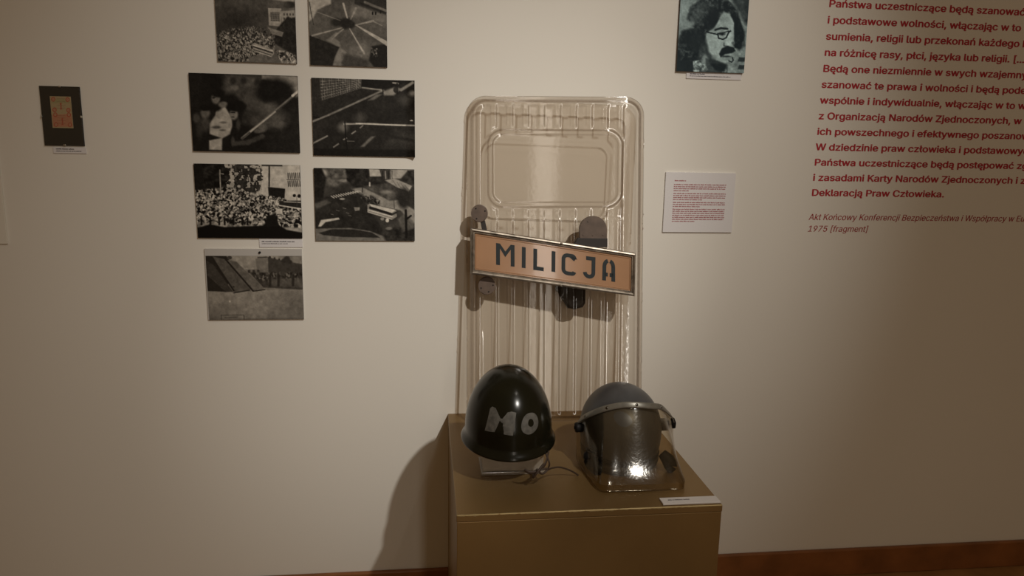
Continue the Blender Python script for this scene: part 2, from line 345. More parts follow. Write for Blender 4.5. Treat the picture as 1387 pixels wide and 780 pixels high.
def pic_street(p):
    p.V = 0.19+0.08*p.noise(160, 11, 4)
    m_ = p.poly([(40, 60), (460, 75), (462, 150), (120, 255), (40, 290)], 0.30, 6)
    for i in range(24): p.line([(60+i*19, 62), (60+i*19, 270-i*5)], 3, 0.62, 3, 0.75*(1 if i > 3 else 0.4))
    for j in range(7): p.line([(110, 92+j*27), (462, 78+j*12)], 4, 0.66, 3, 0.8)
    p.poly([(40, 60), (110, 63), (130, 250), (60, 300)], 0.20, 8, 0.8)
    p.poly([(462, 75), (760, 90), (860, 100), (720, 150), (560, 160), (462, 148)], 0.14, 8)
    p.poly([(40, 300), (125, 250), (470, 150), (640, 165), (440, 250), (170, 370), (40, 400)], 0.21, 10, tex=0.08*p.noise(25, 3))
    p.line([(40, 432), (190, 372), (440, 262), (640, 175)], (16, 14), 0.62, 6, 0.85); p.line([(40, 385), (110, 395)], 10, 0.10, 4); p.line([(470, 148), (650, 172)], 12, 0.62, 6)
    p.poly([(640, 185), (740, 150), (800, 160), (740, 215), (660, 215)], 0.62, 18); p.poly([(780, 170), (900, 100), (915, 118), (800, 185)], 0.60, 10); p.poly([(520, 255), (590, 205), (640, 205), (570, 250)], 0.46, 14)
    p.line([(730, 112), (775, 118)], 12, 0.66, 5); p.line([(765, 120), (770, 250)], 14, 0.16, 5); p.ell(755, 170, 22, 26, 0.22); p.ell(645, 180, 6, 26, 0.12)
    p.ell(900, 205, 34, 24, 0.52, soft=1); p.ell(830, 250, 60, 40, 0.32, soft=1.2)
    p.ell(310, 480, 40, 40, 0.46, soft=1.2); p.ell(450, 400, 50, 40, 0.32, soft=1.2)
    p.line([(320, 450), (520, 450), (720, 462), (925, 470)], (14, 12), 0.74, 7, 0.9); p.line([(420, 446), (640, 458), (840, 468)], 8, 0.92, 5)
    p.line([(40, 620), (178, 550)], 12, 0.60, 6); p.line([(232, 645), (272, 618)], 10, 0.58, 5); p.line([(385, 532), (415, 512)], 10, 0.6, 5); p.line([(455, 484), (478, 464)], 9, 0.56, 5); p.line([(315, 582), (340, 570)], 9, 0.66, 5); p.line([(345, 594), (405, 596)], 5, 0.5, 4)
    p.poly([(455, 645), (545, 560), (585, 555), (490, 645)], 0.46, 12); p.poly([(640, 650), (760, 500), (925, 540), (925, 660)], 0.27, 40, 0.7); p.line([(720, 560), (925, 600)], 26, 0.16, 16, 0.7)
    p.line([(325, 430), (335, 580), (350, 690)], 10, 0.10, 4); p.ell(892, 428, 14, 4, 0.85); p.poly([(40, 655), (960, 680), (960, 760), (40, 740)], 0.13, 12)
def pic_white_crowd(p):
    p.V = np.full(p.X.shape, 0.74)
    p.line([(300, 75), (640, 80)], 6, 0.4, 4); p.line([(590, 150), (660, 150)], 5, 0.4, 4)
    p.poly([(600, 40), (920, 40), (930, 340), (780, 330), (600, 290)], 0.82, 6)
    n = p.noise(26, 21, 3)
    p.V = np.where((np.hypot((p.X-480)/120, (p.Y-150)/150) < 1+n*1.2) & (n > -0.12), 0.20+n*0.4, p.V)
    p.V = np.where((p.Y < 275) & (np.hypot((p.X-180)/165, (p.Y-130)/150) < 1+n*0.6), 0.15+n*0.35, p.V)
    p.poly([(40, 40), (120, 40), (130, 250), (50, 260)], 0.14, 14)
    p.poly([(600, 40), (770, 46), (770, 62), (600, 60)], 0.25, 5); p.line([(663, 65), (660, 220)], 14, 0.22, 4)
    for i in range(7):
        for j in range(2):
            p.line([(815+i*16, 115+j*64), (818+i*16, 158+j*64)], 8, 0.2, 3)
    p.line([(806, 168), (918, 170)], 8, 0.45, 3)
    p.poly([(650, 226), (792, 240), (785, 320), (655, 300)], 0.14, 6)
    p.crowd([(50, 255), (330, 225), (600, 290), (760, 310), (930, 400), (930, 560), (60, 560)], 2200, 5, 0.06, 0.86, (9, 13), 0.6, 14)
    p.poly([(740, 340), (930, 335), (930, 400), (740, 385)], 0.2, 5); p.line([(740, 375), (930, 405)], 9, 0.9, 4); p.line([(780, 345), (930, 352)], 7, 0.75, 4)
    p.poly([(60, 505), (300, 520), (500, 535), (940, 560), (940, 600), (60, 560)], 0.62, 12, 0.7, tex=0.3*p.noise(26, 8))
    p.poly([(60, 560), (180, 530), (300, 552), (480, 545), (600, 540), (720, 525), (800, 575), (940, 600), (940, 660), (60, 660)], 0.07, 12)
    p.poly([(610, 560), (640, 460), (710, 440), (740, 540)], 0.12, 12)
    for i in range(7): p.line([(110+i*62+9*(i % 3), 480), (112+i*62+9*(i % 3), 530)], 16, 0.12, 6)
    p.line([(262, 90), (266, 272)], 9, 0.66, 3); p.line([(262, 118), (290, 122)], 7, 0.66, 3); p.ell(866, 296, 14, 13, 0.12); p.ell(905, 300, 14, 15, 0.12); p.line([(886, 300), (886, 380)], 5, 0.3, 3); p.poly([(715, 402), (768, 402), (765, 445), (718, 445)], 0.85, 5)
def pic_bus_junction(p):
    p.V = 0.28+0.14*p.noise(120, 31, 4)
    n = p.noise(40, 12, 4)
    p.poly([(180, 50), (330, 50), (400, 150), (240, 220), (150, 200)], 0.42, 30, tex=n*0.4); p.ell(130, 90, 40, 34, 0.62, soft=0.8); p.ell(310, 160, 44, 14, 0.56, soft=0.7)
    p.poly([(30, 40), (110, 45), (150, 130), (120, 330), (30, 360)], 0.15, 18, tex=n*0.2)
    p.poly([(330, 50), (545, 60), (550, 200), (480, 235), (400, 220), (340, 160)], 0.19, 16, tex=n*0.3)
    p.poly([(545, 60), (640, 66), (660, 130), (550, 130)], 0.74, 8); p.poly([(740, 70), (965, 75), (910, 150), (760, 150)], 0.70, 8); p.poly([(640, 66), (760, 80), (755, 150), (660, 150)], 0.3, 6)
    for i in range(4): p.line([(668+i*26, 84), (670+i*26, 150)], 9, 0.66 if i % 2 else 0.16, 4)
    p.poly([(550, 130), (680, 130), (700, 190), (560, 210)], 0.2, 14, tex=n*0.2); p.poly([(900, 80), (970, 75), (970, 210), (820, 170)], 0.22, 14, tex=n*0.3)
    p.poly([(690, 165), (780, 150), (940, 220), (905, 270), (800, 230)], 0.68, 8)
    for i in range(4): p.line([(760+i*38, 165+i*16), (800+i*38, 226+i*12)], 3, 0.4, 3)
    p.poly([(490, 215), (700, 195), (810, 260), (800, 330), (730, 350)], 0.34, 12, tex=n*0.3); p.ell(700, 270, 50, 18, 0.56, soft=1)
    p.poly([(380, 240), (480, 225), (730, 350), (820, 345), (960, 440), (965, 600), (830, 440), (640, 400), (470, 300)], 0.60, 14)
    p.ell(860, 330, 60, 95, 0.2, soft=0.5); p.poly([(40, 330), (380, 245), (480, 290), (520, 420), (640, 560), (690, 700), (40, 600)], 0.20, 30, tex=0.1*p.noise(60, 9))
    for i in range(12): p.line([(195+i*22, 300-i*4), (222+i*22, 318-i*5)], 9, 0.76, 4)
    p.poly([(40, 370), (150, 330), (190, 360), (60, 420)], 0.38, 20); p.ell(295, 328, 24, 9, 0.7, soft=0.6)
    p.crowd([(440, 310), (560, 300), (640, 350), (640, 385), (540, 380)], 120, 6, 0.08, 0.35, (7, 12))
    p.poly([(75, 580), (100, 520), (260, 500), (270, 515), (140, 540), (100, 580)], 0.82, 8, tex=n*0.2)
    for x, y in ((300, 410), (330, 455), (350, 478), (240, 430), (190, 465)): p.line([(x, y), (x+26, y+8)], 5, 0.46, 4)
    p.poly([(400, 405), (455, 408), (450, 435), (410, 440)], 0.56, 6)
    p.poly([(40, 600), (360, 596), (540, 625), (680, 680), (720, 740), (40, 740)], 0.48, 10); p.poly([(80, 640), (200, 605), (400, 610), (560, 640), (640, 690), (300, 680), (120, 660)], 0.2, 8)
    p.poly([(650, 640), (760, 600), (965, 560), (965, 740), (700, 740)], 0.2, 24, tex=n*0.3); p.poly([(800, 520), (860, 470), (965, 560), (965, 600), (850, 640)], 0.42, 20, 0.8)
    p.poly([(525, 385), (545, 375), (790, 440), (795, 495), (750, 525), (525, 455)], 0.62, 5); p.poly([(545, 378), (785, 436), (745, 462), (560, 400)], 0.88, 5); p.line([(550, 412), (745, 474)], 24, 0.16, 5); p.line([(752, 476), (788, 458)], 18, 0.22, 4); p.line([(530, 432), (750, 496)], 8, 0.9, 4); p.line([(530, 450), (745, 520)], 6, 0.85, 4)
    p.ell(705, 530, 16, 18, 0.92); p.ell(660, 515, 18, 14, 0.6); p.ell(720, 605, 30, 14, 0.5, soft=0.6)
    p.line([(878, 440), (880, 690)], 22, 0.12, 6); p.line([(885, 520), (925, 490)], 18, 0.1, 6); p.line([(480, 230), (482, 270)], 7, 0.15, 4); p.line([(548, 185), (548, 212)], 12, 0.85, 4); p.line([(770, 350), (772, 420)], 6, 0.2, 4)
def pic_planks(p):
    p.V = 0.56+0.10*p.noise(220, 41, 3)
    g = np.clip((p.Y-440)/300, 0, 1)
    p.poly([(50, 150), (920, 160), (920, 300), (60, 300)], 0.66, 8, tex=-0.04*(p.X > 700))
    p.poly([(700, 170), (920, 170), (920, 260), (760, 215)], 0.56, 12)
    p.poly([(500, 195), (610, 180), (610, 340), (510, 330)], 0.52, 8); p.poly([(608, 180), (700, 205), (925, 250), (925, 350), (610, 330)], 0.27, 8, tex=0.08*p.noise(40, 6)); p.line([(520, 184), (600, 180)], 9, 0.25, 5)
    for x, y, r in ((625, 183, 11), (668, 192, 9), (708, 203, 9), (775, 205, 30), (745, 215, 18), (805, 228, 18)): p.ell(x, y, r, r*1.0, 0.22, soft=0.5)
    p.poly([(405, 285), (550, 285), (555, 320), (430, 320)], 0.50, 6)
    for x in (440, 480, 520): p.ell(x, 302, 12, 14, 0.25)
    p.poly([(440, 310), (920, 325), (925, 470), (560, 445)], 0.26, 10, tex=0.2*p.noise(28, 3)); p.crowd([(460, 310), (920, 320), (925, 400), (520, 390)], 160, 7, 0.12, 0.5, (9, 15))
    p.poly([(600, 370), (920, 370), (925, 455), (610, 430)], 0.40, 12, 0.7, tex=0.14*p.noise(26, 5)); p.line([(570, 440), (925, 465)], 10, 0.3, 6)
    for x in (625, 700, 830): p.line([(x, 345), (x-4, 430)], 22, 0.18, 8)
    p.poly([(50, 455), (340, 485), (570, 470), (925, 470), (930, 740), (60, 740)], 0.60, 8, tex=0.12*p.noise(180, 8)-0.10*g+0.06*np.exp(-((p.X-420)/240)**2))
    p.poly([(780, 520), (930, 500), (930, 740), (740, 740)], 0.46, 60, 0.6); p.line([(70, 730), (930, 735)], 20, 0.42, 14)
    p.poly([(55, 160), (245, 165), (300, 250), (230, 480), (60, 470)], 0.14, 8)
    p.poly([(70, 200), (130, 240), (295, 480), (230, 482), (70, 330)], 0.26, 8, tex=0.06*p.noise(18, 2)); p.poly([(125, 165), (240, 195), (445, 460), (330, 492), (300, 478)], 0.38, 7, tex=0.1*p.noise(18, 4)); p.poly([(248, 198), (330, 215), (575, 462), (470, 480), (420, 430)], 0.44, 7, tex=0.1*p.noise(18, 5))
    p.line([(110, 170), (300, 470)], 14, 0.12, 6); p.line([(238, 195), (470, 475)], 14, 0.12, 6); p.line([(300, 490), (440, 468)], 9, 0.12, 5); p.line([(470, 478), (575, 465)], 9, 0.12, 5); p.ell(272, 180, 22, 16, 0.3); p.ell(300, 437, 10, 6, 0.1); p.ell(263, 565, 8, 10, 0.8, soft=0.6)
    p.line([(182, 735), (182, 688), (383, 688), (383, 735)], 5, 0.18, 3); p.line([(215, 710), (325, 706)], 8, 0.34, 6)
def pic_portrait(p):
    n = p.noise(40, 51, 4); st = p.noise(22, 5, 3)
    p.V = 0.66+0.1*n
    p.poly([(560, -420), (760, -420), (760, 240), (690, 230), (640, 120), (560, 0)], 0.34, 30, tex=n*0.3); p.poly([(300, -420), (560, -420), (520, 10), (300, 10)], 0.45, 40, 0.7)
    p.poly([(600, 440), (720, 420), (700, 700), (500, 700), (540, 560)], 0.66, 20, tex=n*0.3)
    for y in (540, 610): p.poly([(640, y-14), (700, y-12), (700, y+24), (625, y+26)], 0.3, 10)
    # jacket, neck and collar
    p.poly([(60, 440), (200, 400), (300, 520), (260, 700), (60, 700)], 0.20, 16); p.poly([(330, 540), (480, 560), (520, 620), (480, 700), (340, 700)], 0.38, 16, tex=n*0.2)
    p.poly([(215, 570), (300, 550), (380, 690), (220, 700)], 0.62, 10, tex=st*0.9); p.poly([(490, 620), (540, 600), (530, 680), (480, 680)], 0.6, 8, tex=st*0.8)
    # hair mass
    m_ = np.clip(p.sdf([(160, 190), (190, 90), (280, 20), (420, 0), (540, 20), (620, 100), (650, 200), (690, 300), (690, 420), (640, 460), (590, 430), (590, 200), (500, 120), (430, 230), (360, 300), (340, 480), (300, 520), (210, 560), (90, 560), (80, 400), (120, 300), (220, 270)])/22+0.5+st*1.2, 0, 1)
    p.mix(m_, np.clip(0.20+st*0.7, 0.03, 1)); p.ell(250, 160, 70, 110, 0.52, 35, 1.2, 0.6); p.ell(360, 70, 90, 40, 0.44, -10, 1.2, 0.5); p.ell(400, 190, 60, 90, 0.12, 20, 0.8, 0.8); p.ell(190, 370, 90, 70, 0.16, 0, 0.9, 0.8)
    p.ell(180, 240, 60, 22, 0.66, -12, 0.9, 0.7); p.ell(110, 430, 40, 16, 0.5, 0, 1, 0.5)
    # face, three-quarter view
    p.poly([(500, 125), (560, 140), (595, 210), (590, 260), (590, 400), (575, 420), (570, 500), (560, 560), (500, 585), (420, 560), (350, 500), (325, 380), (340, 310), (400, 280), (440, 220), (470, 160)], 0.76, 14, tex=n*0.12)
    p.ell(400, 370, 60, 60, 0.82, soft=0.8, a=0.6); p.ell(540, 340, 34, 60, 0.86, soft=0.8, a=0.7); p.poly([(330, 350), (360, 480), (430, 560), (520, 590), (480, 620), (380, 580), (310, 470)], 0.32, 22, 0.9); p.ell(490, 165, 34, 40, 0.62, soft=1, a=0.6)
    p.poly([(560, 150), (640, 180), (690, 330), (650, 450), (600, 440), (600, 330), (595, 220)], 0.15, 14, tex=st*0.3); p.ell(250, 400, 60, 100, 0.22, 10, 0.7); p.ell(300, 480, 30, 70, 0.5, 15, 0.9, 0.6)
    # eyebrow, eye, spectacles
    p.line([(420, 285), (470, 268), (530, 272)], 18, 0.2, 8); p.ell(478, 318, 34, 14, 0.34, soft=0.7); p.ell(484, 320, 12, 12, 0.12); p.line([(340, 305), (440, 325)], 12, 0.10, 5)
    p.line([(442, 318), (450, 358), (490, 368), (520, 352), (545, 300), (560, 292)], 13, 0.09, 5); p.line([(440, 322), (545, 292)], 9, 0.12, 5)
    p.ell(545, 392, 42, 26, 0.84, soft=0.7); p.line([(500, 400), (500, 425), (540, 428)], 8, 0.4, 8); p.ell(585, 400, 16, 14, 0.5, soft=0.8)
    # moustache, mouth, beard
    p.poly([(455, 500), (480, 450), (530, 425), (590, 440), (605, 470), (570, 490), (510, 500), (470, 530)], 0.11, 12); p.ell(520, 522, 44, 10, 0.36, soft=0.8); p.ell(520, 545, 46, 16, 0.66, soft=0.8); p.poly([(380, 590), (470, 585), (530, 600), (500, 660), (420, 650)], 0.18, 22)
    p.line([(545, 560), (570, 572), (585, 555), (578, 530)], 10, 0.15, 6); p.ell(410, 530, 26, 22, 0.58, soft=0.8, a=0.7)

G7 = 'black and white photographs in the left cluster'
photo('photograph', (-0.577, -0.3625, 1.680, 1.895), [(40, -195), (945, -170), (962, 712), (86, 683)], pic_smoke, 'small square black-and-white photograph of smoke, a crowd and a bus, top left of the cluster', 'photograph', G7, (150, 150))
photo('photograph', (-0.325, -0.110, 1.678, 1.893), [(40, -190), (880, -170), (895, 718), (88, 684)], pic_cannon, 'black-and-white photograph of water jets spraying in a star shape, top right of the cluster', 'photograph', G7, (150, 150))
photo('photograph', (-0.6577, -0.3623, 1.432, 1.6465), [(40, 52), (955, 85), (980, 735), (78, 710)], pic_crowd_pole, 'dark black-and-white photograph of people close up with a slanting pole', 'photograph', G7)
photo('photograph', (-0.324, -0.0325, 1.4255, 1.643), [(42, 60), (915, 97), (925, 738), (65, 714)], pic_street, 'dark black-and-white photograph of an empty wide street crossed by one long water jet', 'photograph', G7,
      curl=lambda U, V: 0.012*np.clip((U-0.9)/0.1, 0, 1)**2*(0.6+0.4*np.sin(V*7)), thick=0.006)
photo('photograph', (-0.659, -0.3643, 1.184, 1.397), [(50, 38), (912, 52), (926, 645), (82, 640)], pic_white_crowd, 'contrasty black-and-white photograph of a dense crowd in white shirts below a white building', 'photograph', G7, (190, 140))
photo('photograph', (-0.3248, -0.0349, 1.1778, 1.3897), [(40, 42), (962, 72), (957, 722), (52, 710)], pic_bus_junction, 'black-and-white photograph of a lone white bus at a road junction seen from above', 'photograph', G7)
sheet = photo('photograph', (-0.6405, -0.3676, 0.9395, 1.1315), [(65, 160), (908, 176), (917, 730), (78, 730)], pic_planks, 'faded photograph of leaning wooden planks on a pale pinned sheet, lowest in the cluster', 'photograph', G7, tone=((0.02, 0.016, 0.012), (0.74, 0.68, 0.58)), thick=0.0015, y0=0.005)
M_sheet = mat('grey_backing_sheet', (0.52, 0.50, 0.47), 0.5)
box('backing_sheet', -0.6446, -0.3670, -0.0048, -0.0006, 0.9385, 1.1520, [M_sheet], sheet, 0.0006, 1)
pin = tube_bm([(-0.4875, -0.004, 1.1415), (-0.4875, -0.009, 1.1415)], [0.0035, 0.0032], 14); from_bm('pin', pin, M_black, sheet, True)
photo('portrait_photograph', (0.7464, 0.9575, 1.6935, 1.995), [(122, -285), (753, -275), (684, 670), (65, 660)], pic_portrait, 'blue-green toned portrait photograph of a long-haired man with glasses and moustache', 'photograph', None, (130, 184), tone=((0.004, 0.014, 0.020), (0.74, 0.98, 1.0)), thick=0.010, gam=2.7)

# ---------------------------------------------------------------- caption cards with tiny print
def tiny_text(name, x0, z, widths, pitch, hgt, mt, parent, y, seed, bold=()):
    """rows of letter-sized marks too small to read"""
    rng = random.Random(seed); V = []; F = []
    for i, wd in enumerate(widths):
        if wd <= 0: continue
        x = x0; zz = z-i*pitch; left = rng.randint(3, 9)
        k = 1.35 if i in bold else 1.0
        while x < x0+wd:
            lw = hgt*rng.uniform(0.35, 0.62); hh = hgt*rng.choice([1, 1, 1, 1.35])
            if left == 0: x += hgt*0.5; left = rng.randint(2, 10); continue
            left -= 1; b = len(V)
            V += [(x, y, zz), (x+lw*k, y, zz), (x+lw*k, y, zz+hh), (x, y, zz+hh)]; F.append((b, b+1, b+2, b+3)); x += lw*k+hgt*0.13
    return mesh(name, V, F, mt, parent)
def card(name, rect, thick, label, cat, mt=None, group=None, y=0.0):
    o = box(name, rect[0], rect[1], -thick-y, -0.0004-y, rect[2], rect[3], mt or M_card, None, 0.0005, 1)
    return tagit(o, label, cat, group)
c1 = card('caption_strip', (-0.4882, -0.3646, 1.1565, 1.1825), 0.003, 'narrow white caption strip below the white-shirted crowd photograph', 'caption', group='printed caption strips')
tiny_text('printed_text', -0.481, 1.1718, [0.092], 0.006, 0.0027, M_tinyblk, c1, -0.0032, 1, (0,)); tiny_text('printed_text', -0.481, 1.1662, [0.074], 0.006, 0.0020, M_tinyblk, c1, -0.0032, 2)
c2 = card('caption_strip', (0.780, 0.9533, 1.6733, 1.6932), 0.003, 'narrow white caption strip below the blue-green portrait', 'caption', group='printed caption strips')
tiny_text('printed_text', 0.791, 1.6860, [0.045], 0.006, 0.0026, M_tinyblk, c2, -0.0032, 3, (0,)); tiny_text('printed_text', 0.791, 1.6800, [0.128], 0.006, 0.0021, M_tinyblk, c2, -0.0032, 4)
c3 = card('caption_strip', (-1.033, -0.946, 1.4190, 1.4362), 0.003, 'small white caption strip under the black clip frame', 'caption', group='printed caption strips')
tiny_text('printed_text', -1.025, 1.4295, [0.047], 0.006, 0.0026, M_tinyblk, c3, -0.0032, 5, (0,)); tiny_text('printed_text', -1.025, 1.4240, [0.066], 0.006, 0.0020, M_tinyblk, c3, -0.0032, 6)
ip = card('information_panel', (0.7327, 0.9578, 1.2083, 1.3937), 0.006, 'square white information panel with small red print, right of the shield', 'information panel')
L = 0.168
tiny_text('heading', 0.762, 1.3665, [0.036], 0.006, 0.0028, M_tinyred, ip, -0.0063, 7, (0,))
for zt, rows, sd in ((1.3575, [L, L*0.99, L*0.98, L*0.29], 8), (1.3300, [L, L, L*0.99, L*0.56], 9), (1.3025, [L, L, L*0.52], 10), (1.2815, [L, L, L, L, L, L*0.99, L*0.43], 11)):
    tiny_text('paragraph', 0.760, zt-0.0028, rows, 0.00625, 0.0027, M_tinyred, ip, -0.0063, sd)
lp = card('information_panel', (-1.46, -1.1765, 1.1640, 1.56), 0.006, 'cream information board cut off at the left edge of the photo', 'information panel', M_info)

# ---------------------------------------------------------------- clip frame with coupon
fr = empty('clip_frame', (-1.0015, 0, 1.4397), 'black-matted glass clip frame holding a small orange and green coupon', 'picture frame')
def fmap(x): return x+1.0015
box('backing_board', fmap(-1.0535), fmap(-0.9490), -0.004, -0.0006, 0.0, 0.1608, mat('black_mat', (0.010, 0.009, 0.008), 0.6), fr, 0.0004, 1)
def pic_coupon(p):
    n = p.noise(10, 3, 2)
    rgb = np.zeros(p.X.shape+(3,)); rgb[:] = (0.50, 0.39, 0.23)
    def put(m_, c): rgb[:] = rgb*(1-m_[..., None])+np.array(c)*m_[..., None]
    def mask(fn):
        q = Paint(p.X, p.Y, 0); fn(q); return q.V
    put(mask(lambda q: q.poly([(430, 392), (585, 385), (595, 490), (437, 490)], 1, 4)), (0.56, 0.25, 0.15))
    put(mask(lambda q: q.poly([(425, 270), (570, 262), (582, 300), (428, 300)], 1, 4)), (0.42, 0.37, 0.19))
    red = (0.50, 0.10, 0.06)
    for cx, cy in ((441, 268), (557, 270), (450, 352), (562, 355), (455, 392), (565, 392), (460, 472), (572, 474)):
        put(mask(lambda q: q.ell(cx, cy, 17, 19, 1, soft=0.15)), red); put(mask(lambda q: q.ell(cx, cy, 9, 11, 1, soft=0.2)), (0.55, 0.38, 0.24))
        put(mask(lambda q: q.line([(cx, cy-6), (cx, cy+6)], 4, 1, 2)), red)
    for cx, cy in ((503, 322), (512, 446)):
        put(mask(lambda q: q.line([(cx, cy-24), (cx, cy+24)], 9, 1, 3)), red); put(mask(lambda q: q.line([(cx-7, cy+24), (cx+7, cy+24)], 6, 1, 3)), red); put(mask(lambda q: q.line([(cx-8, cy-15), (cx, cy-24)], 6, 1, 3)), red)
    for y in (262, 285, 318, 340, 400, 418, 440, 462):
        put(0.5*mask(lambda q: q.line([(470, y), (535, y)], 4, 1, 3)), (0.20, 0.13, 0.08))
    put(0.4*np.clip(n*2, 0, 1), (0.5, 0.3, 0.18)); p.RGB = rgb
co = photo('coupon', (fmap(-1.0278), fmap(-0.9735), 0.0486, 0.1337), [(413, 243), (583, 246), (600, 502), (432, 498)], pic_coupon, None, None, res=(70, 104), thick=0.0004, y0=0.0043, parent=fr, edge=M_card)
co['label'] = 'small orange and green printed coupon'
M_glass = clear('picture_glass', (0.96, 0.96, 0.95), (0.5, 0.55, 0.52), 0.03, 0.8)
box('glass', fmap(-1.0530), fmap(-0.9495), -0.0075, -0.0055, 0.0005, 0.1603, M_glass, fr)
for cx, cz, sx, sz in ((0.002, 0.1596, 0.006, 0.004), (0.002, 0.0022, 0.006, 0.004), (-0.0508, 0.080, 0.003, 0.006), (0.0512, 0.080, 0.003, 0.006)):
    box('clip', cx-sx/2, cx+sx/2, -0.0092, -0.0006, cz-sz/2, cz+sz/2, M_steel, fr, 0.0006, 2)

